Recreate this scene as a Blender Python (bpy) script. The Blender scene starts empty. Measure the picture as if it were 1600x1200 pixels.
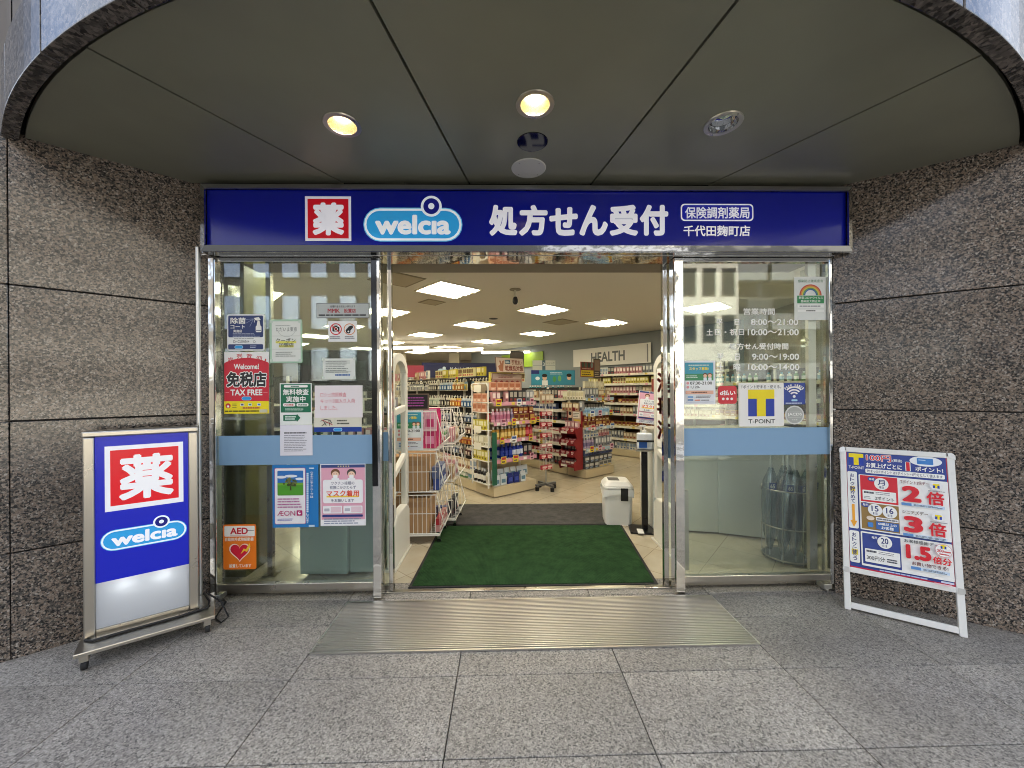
import bpy, math, random
from math import sin, cos, pi, radians as R, sqrt, atan2
random.seed(7)
S = bpy.context.scene
COL = S.collection

# ------------------------------------------------------------------ camera, world, sun, exposure
PSI, RHO, FPX, CH = R(1.24), R(0.4), 600.0, 1.5
_r = (cos(PSI), -sin(PSI), 0.0); _f = (sin(PSI), cos(PSI), 0.0)
_right = (_r[0]*cos(RHO), _r[1]*cos(RHO), -sin(RHO))
_up = (_r[0]*sin(RHO), _r[1]*sin(RHO), cos(RHO))
from mathutils import Matrix, Vector
cam_d = bpy.data.cameras.new('camera'); cam = bpy.data.objects.new('camera', cam_d); COL.objects.link(cam)
cam.matrix_world = Matrix(((_right[0], _up[0], -_f[0], 0), (_right[1], _up[1], -_f[1], 0), (_right[2], _up[2], -_f[2], CH), (0, 0, 0, 1)))
cam_d.sensor_width = 36; cam_d.lens = 36*FPX/1600; cam_d.shift_y = 10/1600
cam_d.clip_start = 0.05; cam_d.clip_end = 500
S.camera = cam

SUN_EL, SUN_AZ = R(44), R(0)
W = bpy.data.worlds.new('World'); S.world = W; W.use_nodes = True
nt = W.node_tree
bg = nt.nodes['Background']; sky = nt.nodes.new('ShaderNodeTexSky')
sky.sky_type = 'NISHITA'; sky.sun_disc = False; sky.sun_elevation = SUN_EL; sky.sun_rotation = SUN_AZ
sky.air_density = .8; sky.dust_density = 2.5; sky.ozone_density = .5
# scattered bright clouds added all over the sky to lift daylight and reflections
tc_ = nt.nodes.new('ShaderNodeTexCoord'); cn_ = nt.nodes.new('ShaderNodeTexNoise'); cn_.inputs['Scale'].default_value = 2.2; cn_.inputs['Detail'].default_value = 7; cn_.inputs['Roughness'].default_value = .55
nt.links.new(tc_.outputs['Generated'], cn_.inputs['Vector'])
cr_ = nt.nodes.new('ShaderNodeMapRange'); cr_.inputs['From Min'].default_value = .48; cr_.inputs['From Max'].default_value = .66; nt.links.new(cn_.outputs['Fac'], cr_.inputs['Value'])
cm_ = nt.nodes.new('ShaderNodeMix'); cm_.data_type = 'RGBA'; cm_.inputs[7].default_value = (6.2, 6.4, 6.6, 1)
nt.links.new(cr_.outputs[0], cm_.inputs[0]); nt.links.new(sky.outputs[0], cm_.inputs[6]); nt.links.new(cm_.outputs[2], bg.inputs[0]); bg.inputs[1].default_value = 0.15
sun_d = bpy.data.lights.new('sun', 'SUN'); sun_d.energy = 4.2; sun_d.angle = R(0.5); sun_d.color = (1, .96, .9)
sun = bpy.data.objects.new('sun', sun_d); COL.objects.link(sun); sun.location = (0, 20, 30)
sun.rotation_euler = (-(pi/2-SUN_EL), 0, 0)
S.view_settings.view_transform = 'Standard'; S.view_settings.look = 'None'
S.view_settings.gamma = 1; S.view_settings.use_curve_mapping = False
S.view_settings.exposure = 2.05
S.render.engine = 'CYCLES'
S.cycles.max_bounces = 8; S.cycles.transparent_max_bounces = 16; S.cycles.diffuse_bounces = 4
S.cycles.glossy_bounces = 4; S.cycles.caustics_reflective = False; S.cycles.caustics_refractive = False
S.cycles.sample_clamp_indirect = 6; S.cycles.filter_width = 1.0

# measuring helpers: a sight line through a photo pixel meets a known real plane
def ray(u, v):
    a = (u-800)/FPX; b = (610-v)/FPX
    x = a*cos(RHO)+b*sin(RHO); y = -a*sin(RHO)+b*cos(RHO)
    return (x*cos(PSI)+sin(PSI), -x*sin(PSI)+cos(PSI), y)
def atY(u, v, Y):
    d = ray(u, v); t = Y/d[1]; return (d[0]*t, CH+d[2]*t)
def atZ(u, v, Z=0):
    d = ray(u, v); t = (Z-CH)/d[2]; return (d[0]*t, d[1]*t)

# ------------------------------------------------------------------ materials
def lin(h):
    h = h.lstrip('#'); out = []
    for i in (0, 2, 4):
        c = int(h[i:i+2], 16)/255
        out.append(c/12.92 if c <= .04045 else ((c+.055)/1.055)**2.4)
    return (*out, 1)
_mats = {}
def new_mat(name):
    m = bpy.data.materials.new(name); m.use_nodes = True
    return m, m.node_tree, m.node_tree.nodes['Principled BSDF']
def paint(h, rough=.45, metal=0, spec=.5, emit=0, name=None):
    """flat coloured surface with a faint uneven gloss"""
    k = (h, rough, metal, spec, emit)
    if k in _mats: return _mats[k]
    m, t, b = new_mat(name or 'paint_'+h.lstrip('#'))
    b.inputs['Base Color'].default_value = lin(h); b.inputs['Roughness'].default_value = rough
    b.inputs['Metallic'].default_value = metal; b.inputs['Specular IOR Level'].default_value = spec
    if emit:
        b.inputs['Emission Color'].default_value = lin(h); b.inputs['Emission Strength'].default_value = emit
    elif rough > .2:
        n = t.nodes.new('ShaderNodeTexNoise'); n.inputs['Scale'].default_value = 14; n.inputs['Detail'].default_value = 4
        g = t.nodes.new('ShaderNodeNewGeometry'); t.links.new(g.outputs['Position'], n.inputs['Vector'])
        mr = t.nodes.new('ShaderNodeMapRange'); mr.inputs['To Min'].default_value = max(.03, rough-.1); mr.inputs['To Max'].default_value = min(1, rough+.1)
        t.links.new(n.outputs['Fac'], mr.inputs['Value']); t.links.new(mr.outputs[0], b.inputs['Roughness'])
    _mats[k] = m; return m
def ramp(t, stops, const=False):
    r = t.nodes.new('ShaderNodeValToRGB'); e = r.color_ramp.elements
    if const: r.color_ramp.interpolation = 'CONSTANT'
    while len(e) < len(stops): e.new(.5)
    for el, (p, c) in zip(e, stops):
        el.position = p; el.color = c if not isinstance(c, str) else lin(c)
    return r
def granite(name, stops, scale, rough, bump, stain=.25):
    m, t, b = new_mat(name); N = t.nodes.new; L = t.links.new
    g = N('ShaderNodeNewGeometry'); oi = N('ShaderNodeObjectInfo')
    off = N('ShaderNodeVectorMath'); off.operation = 'MULTIPLY_ADD'
    cx = N('ShaderNodeCombineXYZ')
    for i in range(3): L(oi.outputs['Random'], cx.inputs[i])
    L(cx.outputs[0], off.inputs[0]); off.inputs[1].default_value = (17, 31, 23); L(g.outputs['Position'], off.inputs[2])
    n0 = N('ShaderNodeTexNoise'); n0.inputs['Scale'].default_value = scale*.9; n0.inputs['Detail'].default_value = 3
    L(off.outputs[0], n0.inputs['Vector'])
    wv = N('ShaderNodeVectorMath'); wv.operation = 'MULTIPLY_ADD'; wv.inputs[1].default_value = (1.5/scale,)*3
    L(n0.outputs['Color'], wv.inputs[0]); L(off.outputs[0], wv.inputs[2])
    v = N('ShaderNodeTexVoronoi'); v.inputs['Scale'].default_value = scale; L(wv.outputs[0], v.inputs['Vector'])
    sp = N('ShaderNodeSeparateColor'); L(v.outputs['Color'], sp.inputs[0])
    r1 = ramp(t, stops, False); L(sp.outputs[0], r1.inputs[0])
    v2 = N('ShaderNodeTexVoronoi'); v2.inputs['Scale'].default_value = scale*2.6; L(wv.outputs[0], v2.inputs['Vector'])
    sp2 = N('ShaderNodeSeparateColor'); L(v2.outputs['Color'], sp2.inputs[0])
    dk = N('ShaderNodeMapRange'); dk.inputs['From Min'].default_value = .0; dk.inputs['From Max'].default_value = .3
    dk.inputs['To Min'].default_value = .35; dk.inputs['To Max'].default_value = 1; L(sp2.outputs[1], dk.inputs['Value'])
    mx = N('ShaderNodeMix'); mx.data_type = 'RGBA'; mx.blend_type = 'MULTIPLY'; mx.inputs[0].default_value = .8
    L(r1.outputs[0], mx.inputs[6]); L(dk.outputs[0], mx.inputs[7])
    n2 = N('ShaderNodeTexNoise'); n2.inputs['Scale'].default_value = 1.7; n2.inputs['Detail'].default_value = 6; L(off.outputs[0], n2.inputs['Vector'])
    st = N('ShaderNodeMapRange'); st.inputs['From Min'].default_value = .3; st.inputs['From Max'].default_value = .7
    st.inputs['To Min'].default_value = 1-stain; st.inputs['To Max'].default_value = 1+stain*.4; L(n2.outputs['Fac'], st.inputs['Value'])
    rn = N('ShaderNodeMapRange'); rn.inputs['To Min'].default_value = .9; rn.inputs['To Max'].default_value = 1.1; L(oi.outputs['Random'], rn.inputs['Value'])
    mm = N('ShaderNodeMath'); mm.operation = 'MULTIPLY'; L(st.outputs[0], mm.inputs[0]); L(rn.outputs[0], mm.inputs[1])
    m2 = N('ShaderNodeMix'); m2.data_type = 'RGBA'; m2.blend_type = 'MULTIPLY'; m2.inputs[0].default_value = 1
    L(mx.outputs[2], m2.inputs[6]); L(mm.outputs[0], m2.inputs[7])
    vs = N('ShaderNodeTexVoronoi'); vs.inputs['Scale'].default_value = 3.1; L(g.outputs['Position'], vs.inputs['Vector'])
    sz = N('ShaderNodeSeparateColor'); L(vs.outputs['Color'], sz.inputs[0])
    th = N('ShaderNodeMath'); th.operation = 'MULTIPLY'; th.inputs[1].default_value = .055; L(sz.outputs[0], th.inputs[0])
    sp_ = N('ShaderNodeMath'); sp_.operation = 'LESS_THAN'; L(vs.outputs['Distance'], sp_.inputs[0]); L(th.outputs[0], sp_.inputs[1])
    spm = N('ShaderNodeMath'); spm.operation = 'MULTIPLY'; spm.inputs[1].default_value = .45 if bump else 0; L(sp_.outputs[0], spm.inputs[0])
    m3 = N('ShaderNodeMix'); m3.data_type = 'RGBA'; L(spm.outputs[0], m3.inputs[0]); L(m2.outputs[2], m3.inputs[6]); m3.inputs[7].default_value = lin('#4b4742')
    L(m3.outputs[2], b.inputs['Base Color'])
    rr = N('ShaderNodeMapRange'); rr.inputs['To Min'].default_value = rough*.75; rr.inputs['To Max'].default_value = rough*1.3
    L(n2.outputs['Fac'], rr.inputs['Value']); L(rr.outputs[0], b.inputs['Roughness'])
    if bump:
        bp = N('ShaderNodeBump'); bp.inputs['Strength'].default_value = bump; bp.inputs['Distance'].default_value = .002
        L(sp.outputs[1], bp.inputs['Height']); L(bp.outputs[0], b.inputs['Normal'])
    return m
G_WALL = granite('polished_granite', [(0, '#1c1c1c'), (.2, '#323130'), (.3, '#524e4a'), (.5, '#6a6259'), (.6, '#7a6b5f'), (.8, '#897a6d'), (.93, '#968b80'), (1, '#aba39a')], 125, .14, 0, .14)
G_FLOOR = granite('flamed_granite', [(0, '#4f4c48'), (.15, '#76716a'), (.45, '#938d85'), (.75, '#a19b92'), (1, '#b6afa5')], 150, .5, .2, .2)
G_RING = granite('rough_granite', [(0, '#2a2827'), (.3, '#4a4643'), (.6, '#655f5a'), (1, '#857c74')], 60, .2, .0)

def chrome(name, h, rough, wave=0):
    m, t, b = new_mat(name)
    b.inputs['Base Color'].default_value = lin(h); b.inputs['Metallic'].default_value = 1; b.inputs['Roughness'].default_value = rough
    n = t.nodes.new('ShaderNodeTexNoise'); g = t.nodes.new('ShaderNodeNewGeometry'); t.links.new(g.outputs['Position'], n.inputs['Vector'])
    n.inputs['Scale'].default_value = 6; n.inputs['Detail'].default_value = 3
    mr = t.nodes.new('ShaderNodeMapRange'); mr.inputs['To Min'].default_value = rough*.85; mr.inputs['To Max'].default_value = rough*1.2
    t.links.new(n.outputs['Fac'], mr.inputs['Value']); t.links.new(mr.outputs[0], b.inputs['Roughness'])
    if wave:
        bp = t.nodes.new('ShaderNodeBump'); bp.inputs['Strength'].default_value = wave; bp.inputs['Distance'].default_value = .01
        t.links.new(n.outputs['Fac'], bp.inputs['Height']); t.links.new(bp.outputs[0], b.inputs['Normal'])
    return m
CHROME = chrome('mirror_steel', '#d8d6d0', .05, .12)
STEEL = chrome('satin_steel', '#b9b4aa', .28)
ALU = chrome('aluminium', '#c9c9c6', .35)
PLATE = chrome('entrance_plate_steel', '#cdc9c3', .33)
def glass_mat(name, tint, lo, gloss):
    m, t, b = new_mat(name); t.nodes.remove(b)
    N = t.nodes.new; L = t.links.new; out = t.nodes['Material Output']
    tr = N('ShaderNodeBsdfTransparent'); tr.inputs[0].default_value = lin(tint)
    gl = N('ShaderNodeBsdfGlossy'); gl.inputs['Roughness'].default_value = gloss; gl.inputs[0].default_value = (1, 1, 1, 1)
    g = N('ShaderNodeNewGeometry'); dt = N('ShaderNodeVectorMath'); dt.operation = 'DOT_PRODUCT'
    L(g.outputs['Normal'], dt.inputs[0]); L(g.outputs['Incoming'], dt.inputs[1])
    def mth(op, a, b=None):
        n = N('ShaderNodeMath'); n.operation = op
        for i, q in enumerate((a, b)):
            if q is None: continue
            if isinstance(q, (int, float)): n.inputs[i].default_value = q
            else: L(q, n.inputs[i])
        return n.outputs[0]
    k = mth('POWER', mth('SUBTRACT', 1, mth('ABSOLUTE', dt.outputs['Value'])), 5)
    fr = mth('MULTIPLY_ADD', k, 1-lo); fr.node.inputs[2].default_value = lo
    mx = N('ShaderNodeMixShader'); L(fr, mx.inputs[0]); L(tr.outputs[0], mx.inputs[1]); L(gl.outputs[0], mx.inputs[2]); L(mx.outputs[0], out.inputs[0])
    return m
GLASS = glass_mat('window_glass', '#f4f8f6', .05, 0.003)
CLEAR = glass_mat('clear_vinyl', '#bccad0', .14, .15)
WHITE = paint('#e6e4df', .35); CREAM = paint('#d9d4c6', .45); BLACK = paint('#101011', .3); RUBBER = paint('#1a1a1b', .7)

# ------------------------------------------------------------------ mesh builder
class B:
    def __init__(s): s.v = []; s.f = []; s.m = []; s.mats = []
    def mi(s, m):
        if m not in s.mats: s.mats.append(m)
        return s.mats.index(m)
    def face(s, pts, m):
        n = len(s.v); s.v += [tuple(p) for p in pts]; s.f.append(tuple(range(n, n+len(pts)))); s.m.append(s.mi(m))
    def box(s, x0, x1, y0, y1, z0, z1, m, front=None):
        n = len(s.v); k = s.mi(m)
        s.v += [(x0, y0, z0), (x1, y0, z0), (x1, y1, z0), (x0, y1, z0), (x0, y0, z1), (x1, y0, z1), (x1, y1, z1), (x0, y1, z1)]
        for q in ((3, 2, 1, 0), (4, 5, 6, 7), (0, 1, 5, 4), (1, 2, 6, 5), (2, 3, 7, 6), (3, 0, 4, 7)):
            s.f.append(tuple(n+i for i in q)); s.m.append(k)
        if front is not None: s.m[-4] = s.mi(front)
        return s
    def prism(s, pts, d, m):
        """pts: closed outline (3D, planar); d: extrusion vector"""
        nx = [0, 0, 0]
        for a, b in zip(pts, list(pts[1:])+[pts[0]]):
            nx[0] += (a[1]-b[1])*(a[2]+b[2]); nx[1] += (a[2]-b[2])*(a[0]+b[0]); nx[2] += (a[0]-b[0])*(a[1]+b[1])
        if sum(nx[i]*d[i] for i in range(3)) < 0: pts = list(pts)[::-1]
        n = len(s.v); c = len(pts); k = s.mi(m)
        s.v += [tuple(p) for p in pts]+[tuple(p[i]+d[i] for i in range(3)) for p in pts]
        s.f.append(tuple(range(n+c-1, n-1, -1))); s.f.append(tuple(range(n+c, n+2*c))); s.m += [k, k]
        for i in range(c):
            j = (i+1) % c; s.f.append((n+i, n+j, n+c+j, n+c+i)); s.m.append(k)
        return s
    def lathe(s, prof, m, seg=16, o=(0, 0, 0), caps=True, ms=None):
        n = len(s.v)
        for r, z in prof:
            for i in range(seg):
                a = 2*pi*i/seg; s.v.append((o[0]+r*cos(a), o[1]+r*sin(a), o[2]+z))
        for j in range(len(prof)-1):
            k = s.mi(ms[j] if ms else m)
            for i in range(seg):
                i2 = (i+1) % seg
                s.f.append((n+j*seg+i, n+j*seg+i2, n+(j+1)*seg+i2, n+(j+1)*seg+i)); s.m.append(k)
        if caps:
            s.f.append(tuple(n+i for i in reversed(range(seg)))); s.m.append(s.mi(ms[0] if ms else m))
            s.f.append(tuple(n+(len(prof)-1)*seg+i for i in range(seg))); s.m.append(s.mi(ms[-1] if ms else m))
        return s
    def tube(s, pts, r, m, seg=6, closed=False):
        P = [Vector(p) for p in pts]; n = len(s.v); k = s.mi(m); c = len(P)
        for i, p in enumerate(P):
            a = P[i-1] if (i > 0 or closed) else P[i]; b = P[(i+1) % c] if (i < c-1 or closed) else P[i]
            d = (b-a).normalized(); h = Vector((0, 0, 1)) if abs(d.z) < .9 else Vector((1, 0, 0))
            u = d.cross(h).normalized(); w = d.cross(u)
            for q in range(seg):
                an = 2*pi*q/seg+pi/4; s.v.append(tuple(p+(u*cos(an)+w*sin(an))*r))
        for i in range(c if closed else c-1):
            for q in range(seg):
                q2 = (q+1) % seg; i2 = (i+1) % c
                s.f.append((n+i*seg+q, n+i*seg+q2, n+i2*seg+q2, n+i2*seg+q)); s.m.append(k)
        if not closed:
            s.f.append(tuple(n+q for q in range(seg))); s.f.append(tuple(n+(c-1)*seg+q for q in reversed(range(seg)))); s.m += [k, k]
        return s
    def mesh(s, name, smooth=False):
        me = bpy.data.meshes.new(name); me.from_pydata(s.v, [], s.f)
        for m in s.mats: me.materials.append(m)
        me.polygons.foreach_set('material_index', s.m)
        if smooth: me.polygons.foreach_set('use_smooth', [True]*len(s.f))
        me.update()
        if smooth:
            try: me.set_sharp_from_angle(angle=R(40))
            except Exception: pass
        return me
    def build(s, name, parent=None, loc=(0, 0, 0), rz=0, smooth=False, bevel=0, seg=2):
        o = bpy.data.objects.new(name, s.mesh(name, smooth)); COL.objects.link(o)
        o.location = loc; o.rotation_euler = (0, 0, rz)
        if parent: o.parent = parent
        if bevel:
            b = o.modifiers.new('bevel', 'BEVEL'); b.width = bevel; b.segments = seg; b.limit_method = 'ANGLE'; b.harden_normals = False
        return o
def tag(o, label=None, cat=None, group=None, kind=None):
    if label: o['label'] = label
    if cat: o['category'] = cat
    if group: o['group'] = group
    if kind: o['kind'] = kind
    return o
def empty(name, loc=(0, 0, 0), rz=0, label=None, cat=None, group=None, kind=None):
    o = bpy.data.objects.new(name, None); COL.objects.link(o); o.location = loc; o.rotation_euler = (0, 0, rz)
    o.empty_display_size = .1
    return tag(o, label, cat, group, kind)
def inst(name, mesh, loc, rz=0, parent=None):
    o = bpy.data.objects.new(name, mesh); COL.objects.link(o); o.location = loc; o.rotation_euler = (0, 0, rz)
    if parent: o.parent = parent
    return o
def arc(cx, cz, r, a0, a1, n, rz=None):
    rz = rz or r
    return [(cx+r*cos(a0+(a1-a0)*i/n), cz+rz*sin(a0+(a1-a0)*i/n)) for i in range(n+1)]
def rrect(x0, z0, x1, z1, rad, n=5):
    rad = min(rad, (x1-x0)/2-1e-6, (z1-z0)/2-1e-6)
    return (arc(x1-rad, z0+rad, rad, -pi/2, 0, n)+arc(x1-rad, z1-rad, rad, 0, pi/2, n)
            + arc(x0+rad, z1-rad, rad, pi/2, pi, n)+arc(x0+rad, z0+rad, rad, pi, 1.5*pi, n))

# ------------------------------------------------------------------ lettering and print
_tc = {}
def glyphs(body, off):
    k = (body, off)
    if k not in _tc:
        c = bpy.data.curves.new('t', 'FONT'); c.body = body; c.size = 1; c.offset = off; c.resolution_u = 3
        o = bpy.data.objects.new('t', c); COL.objects.link(o)
        me = bpy.data.meshes.new_from_object(o.evaluated_get(bpy.context.evaluated_depsgraph_get()))
        vs = [(v.co.x, v.co.y) for v in me.vertices]; fs = [tuple(p.vertices) for p in me.polygons]
        bpy.data.objects.remove(o); bpy.data.curves.remove(c); bpy.data.meshes.remove(me)
        _tc[k] = (vs, fs)
    return _tc[k]
class Print:
    """flat print on a sheet: shapes and lettering given in sheet or photo units, mapped to the sheet plane (x right, z up)"""
    def __init__(s, mp, rough=.4, emit=0, step=.00022):
        s.mp = mp; s.g = B(); s.l = B(); s.k = 0; s.names = ('printed_graphics', 'lettering'); s.rough = rough; s.emit = emit; s.step = step
    def col(s, h): return paint(h, s.rough, 0, .4, s.emit)
    def _y(s): s.k += 1; return -.0004-s.step*s.k
    def poly2(s, pts, h, b=None):
        y = s._y(); (b or s.g).face([(p[0], y, p[1]) for p in pts], s.col(h))
    def poly(s, pts, h): s.poly2([s.mp(*p) for p in pts], h)
    def r(s, x0, y0, x1, y1, h, rad=0):
        a = s.mp(x0, y1); c = s.mp(x1, y0)
        if rad:
            u = abs(s.mp(x0+rad, y0)[0]-s.mp(x0, y0)[0]); s.poly2(rrect(a[0], a[1], c[0], c[1], u), h)
        else: s.poly2([a, (c[0], a[1]), c, (a[0], c[1])], h)
    def c(s, x, y, r, h, ry=None, a0=0, a1=2*pi, n=28):
        s.poly([(p[0], p[1]) for p in arc(x, y, r, a0, a1, n, ry)][:-1 if a1-a0 > 6.2 else None], h)
    def ring(s, x, y, r0, r1, h, a0=0, a1=2*pi, n=28):
        A = arc(x, y, r1, a0, a1, n); C = arc(x, y, r0, a0, a1, n); yy = s._y()
        for i in range(n):
            q = [s.mp(*A[i]), s.mp(*A[i+1]), s.mp(*C[i+1]), s.mp(*C[i])]
            s.g.face([(p[0], yy, p[1]) for p in q], s.col(h))
    def line(s, x0, y0, x1, y1, w, h):
        d = sqrt((x1-x0)**2+(y1-y0)**2); nx, ny = -(y1-y0)/d*w/2, (x1-x0)/d*w/2
        s.poly([(x0+nx, y0+ny), (x1+nx, y1+ny), (x1-nx, y1-ny), (x0-nx, y0-ny)], h)
    def t(s, body, x0, y0, x1, y1, h, b=.0, o=None, ow=.05, rot=0):
        if o: s._t(body, x0, y0, x1, y1, o, max(b, 0)+ow, rot, b)
        s._t(body, x0, y0, x1, y1, h, b, rot, b)
    def _t(s, body, x0, y0, x1, y1, h, off, rot, ref):
        """heavier strokes come from copies of the outline shifted all round by the stroke gain"""
        vs, fs = glyphs(body, 0)
        if not vs: return
        g = max(off, 0); rg = max(ref, 0)
        ax, bx = min(v[0] for v in vs)-rg, max(v[0] for v in vs)+rg; az, bz = min(v[1] for v in vs)-rg, max(v[1] for v in vs)+rg
        yy = s._y(); k = s.l.mi(s.col(h)); mx, my = (x0+x1)/2, (y0+y1)/2
        n_ = 0 if g == 0 else (4 if g < .02 else (8 if g < .045 else 12))
        for c in range(max(1, n_)):
            sx, sz = (g*cos(2*pi*c/n_+.4), g*sin(2*pi*c/n_+.4)) if n_ else (0, 0)
            n = len(s.l.v); y2 = yy-c*.00001
            for v in vs:
                fx = (v[0]+sx-ax)/max(bx-ax, 1e-6); fz = (v[1]+sz-az)/max(bz-az, 1e-6)
                px = x0+(x1-x0)*fx; py = y1+(y0-y1)*fz
                if rot:
                    dx, dy = px-mx, py-my; px = mx+dx*cos(rot)-dy*sin(rot); py = my+dx*sin(rot)+dy*cos(rot)
                p = s.mp(px, py); s.l.v.append((p[0], y2, p[1]))
            for f in fs: s.l.f.append(tuple(n+i for i in f)); s.l.m.append(k)
    def vt(s, body, x0, y0, x1, y1, h, b=0, o=None, ow=.05):
        n = len(body); st = (y1-y0)/n
        for i, ch in enumerate(body):
            q = y0+st*i+st*.06
            if ch == 'ー': s.line((x0+x1)/2, q+st*.1, (x0+x1)/2, q+st*.8, (x1-x0)*.12, h)
            else: s.t(ch, x0, q, x1, q+st*.88, h, b, o, ow)
    def dashes(s, x0, y0, x1, y1, n, h, fill=.35, cut=.25):
        """lines of print too small to read"""
        st = (y1-y0)/n
        for i in range(n):
            q = y0+st*(i+.5); w = st*fill/2; xx = x0; end = x1-(x1-x0)*random.random()*cut
            y = s._y()
            while xx < end:
                e = min(end, xx+(x1-x0)*random.uniform(.06, .2))
                a = s.mp(xx, q+w); c = s.mp(e, q-w)
                s.g.face([(a[0], y, a[1]), (c[0], y, a[1]), (c[0], y, c[1]), (a[0], y, c[1])], s.col(h)); xx = e+(x1-x0)*.015
    def logo(s, x0, y0, x1, y1, dot=True, out='#eef6ff', blue='#2f9fe0', text=True):
        """blue capsule with a ringed dot and white lettering, boxed at x0..x1 / y0..y1 (capsule only)"""
        h = y1-y0; w = x1-x0; cx = x0+w*.69; cr = h*.33; cy = y0-h*.08
        s.r(x0-h*.03, y0-h*.03, x1+h*.03, y1+h*.03, '#5cb6ea', h*.53); s.r(x0, y0, x1, y1, out, h*.5)
        if dot: s.c(cx, cy, cr, out)
        s.r(x0+h*.07, y0+h*.07, x1-h*.07, y1-h*.07, blue, h*.43)
        if dot: s.c(cx, cy, cr*1.0, out); s.c(cx, cy, cr*.76, '#10187a'); s.c(cx, cy, cr*.3, out)
        if text: s.t('welcıa', x0+w*.11, y0+h*.19, x1-w*.11, y0+h*.82, '#f4f6fb', .042)
    def done(s, parent):
        if s.g.f: s.g.build(s.names[0], parent)
        if s.l.f: s.l.build(s.names[1], parent)
        s.g = B(); s.l = B(); s.names = ('printed_graphics', 'lettering')
def facade_sheet(name, box, Y, base, label, cat, thick=.002, rad=0, rough=.4, group=None):
    """a sheet or sticker on the glass at depth Y, outlined by its photo box; returns (object, Print in photo units)"""
    x0, y0, x1, y1 = box; a = atY(x0, y1, Y); c = atY(x1, y0, Y); ox, oz = (a[0]+c[0])/2, a[1]
    u = (c[0]-a[0])/(x1-x0); w = (c[1]-a[1])/(y1-y0)
    mp = lambda px, py: (a[0]+(px-x0)*u-ox, (y1-py)*w)
    b = B(); pts = rrect(a[0]-ox, 0, c[0]-ox, c[1]-oz, rad*u if rad else .0008, 4)
    b.prism([(p[0], 0, p[1]) for p in pts], (0, thick, 0), paint(base, rough))
    o = b.build(name, None, (ox, Y, oz)); tag(o, label, cat, group)
    p = Print(mp, rough); PEND.append((o, p)); return o, p
PEND = []
def flush():
    for o, p in PEND: p.done(o)
    PEND.clear()

# ================================================================== STRUCTURE
# pavement of large granite slabs
XL = [-4.618, -3.746, -2.874, -2.0, -1.127, -.255, .617, 1.49, 2.362, 3.235, 4.107, 4.98]
YL = [-1.25, -.78, -.31, .16, .63, 1.10, 1.567, 2.025, 2.49, 2.795, 3.02]
PX0, PX1, PY0, PY1 = -1.117, 1.488, 2.215, 2.745          # entrance plate
pav = empty('pavement', (0, 0, 0), kind='structure')
bed = B().box(-5, 5.4, -1.35, 3.1, -.12, -.034, paint('#1c1a19', .9)).build('mortar_bed', pav)
gap = .0024
slab_mesh = {}
for j in range(len(YL)-1):
    for i in range(len(XL)-1):
        w, d = XL[i+1]-XL[i]-2*gap, YL[j+1]-YL[j]-2*gap
        k = (round(w, 3), round(d, 3))
        if k not in slab_mesh:
            slab_mesh[k] = None
            o = B().box(-w/2, w/2, -d/2, d/2, -.03, 0, G_FLOOR).build('paving_slab', pav, bevel=.0015, seg=1)
            slab_mesh[k] = o; o['_'] = 0; del o['_']
        else:
            o = slab_mesh[k].copy(); COL.objects.link(o); o.parent = pav
        o.location = ((XL[i]+XL[i+1])/2, (YL[j]+YL[j+1])/2, random.uniform(-.0006, .0006))

def asphalt():
    m, t, b = new_mat('asphalt'); n = t.nodes.new('ShaderNodeTexNoise'); n.inputs['Scale'].default_value = 60; n.inputs['Detail'].default_value = 8
    g = t.nodes.new('ShaderNodeNewGeometry'); t.links.new(g.outputs['Position'], n.inputs['Vector'])
    r = ramp(t, [(.3, '#2e2e2f'), (.7, '#55544f')]); t.links.new(n.outputs['Fac'], r.inputs[0]); t.links.new(r.outputs[0], b.inputs['Base Color']); b.inputs['Roughness'].default_value = .85
    return m
tag(B().box(-150, 150, -150, 150, -.6, -.17, paint('#8d8a84', .9)).build('ground'), kind='structure')
tag(B().box(-60, 60, -11.5, -2.6, -.17, -.13, asphalt()).build('road'), kind='structure')
ks = empty('kerb', (0, -2.5, 0), kind='structure')
for i in range(14): B().box(-7+i, -7+i+.992, -.1, .1, -.16, .004, G_RING).build('kerb_stone', ks, bevel=.008)
tag(B().box(-60, 60, -2.38, -1.36, -.17, -.02, paint('#8a857e', .8)).build('footway'), kind='structure')
cw = empty('crosswalk', (0, 0, 0), kind='structure')
for i in range(9): B().box(1.2, 5.4, -3.6-i*.9, -3.15-i*.9, -.13, -.126, paint('#d6d4ce', .7)).build('painted_bar', cw)

# granite side walls, built of slabs with open joints
def granite_wall(label, x0, y0, x1, y1, edge):
    """from the outer corner (x0,y0) to the inner end (x1,y1)"""
    L_ = sqrt((x1-x0)**2+(y1-y0)**2); a = atan2(y1-y0, x1-x0)
    rt = empty('granite_wall', (x0, y0, 0), a, label, 'wall')
    s = 1 if edge == 'left' else -1     # the wall's thickness lies behind its face
    B().box(0, L_, *sorted((.035*s, .3*s)), 0, 3.02, paint('#3a3735', .8)).build('backing', rt)
    zs = [.0, .60, 1.345, 2.118, 2.99]
    for k in range(4):
        B().box(0, L_, *sorted((0, .03*s)), zs[k]+(.004 if k else 0), zs[k+1]-.004, G_WALL).build('granite_panel', rt, bevel=.003)
        B().box(-.045, -.004, *sorted((0.002*s, .3*s)), zs[k]+(.004 if k else 0), zs[k+1]-.004, G_WALL).build('granite_panel', rt, bevel=.003)
    return rt
LW = (-2.785, 2.225, -2.045, 2.845); RW = (3.2, 2.215, 2.42, 2.765)
granite_wall('polished brown granite wall left of the entrance, behind the lit stand sign', *LW, 'left')
granite_wall('polished brown granite wall right of the entrance, behind the poster board', *RW, 'right')
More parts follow.
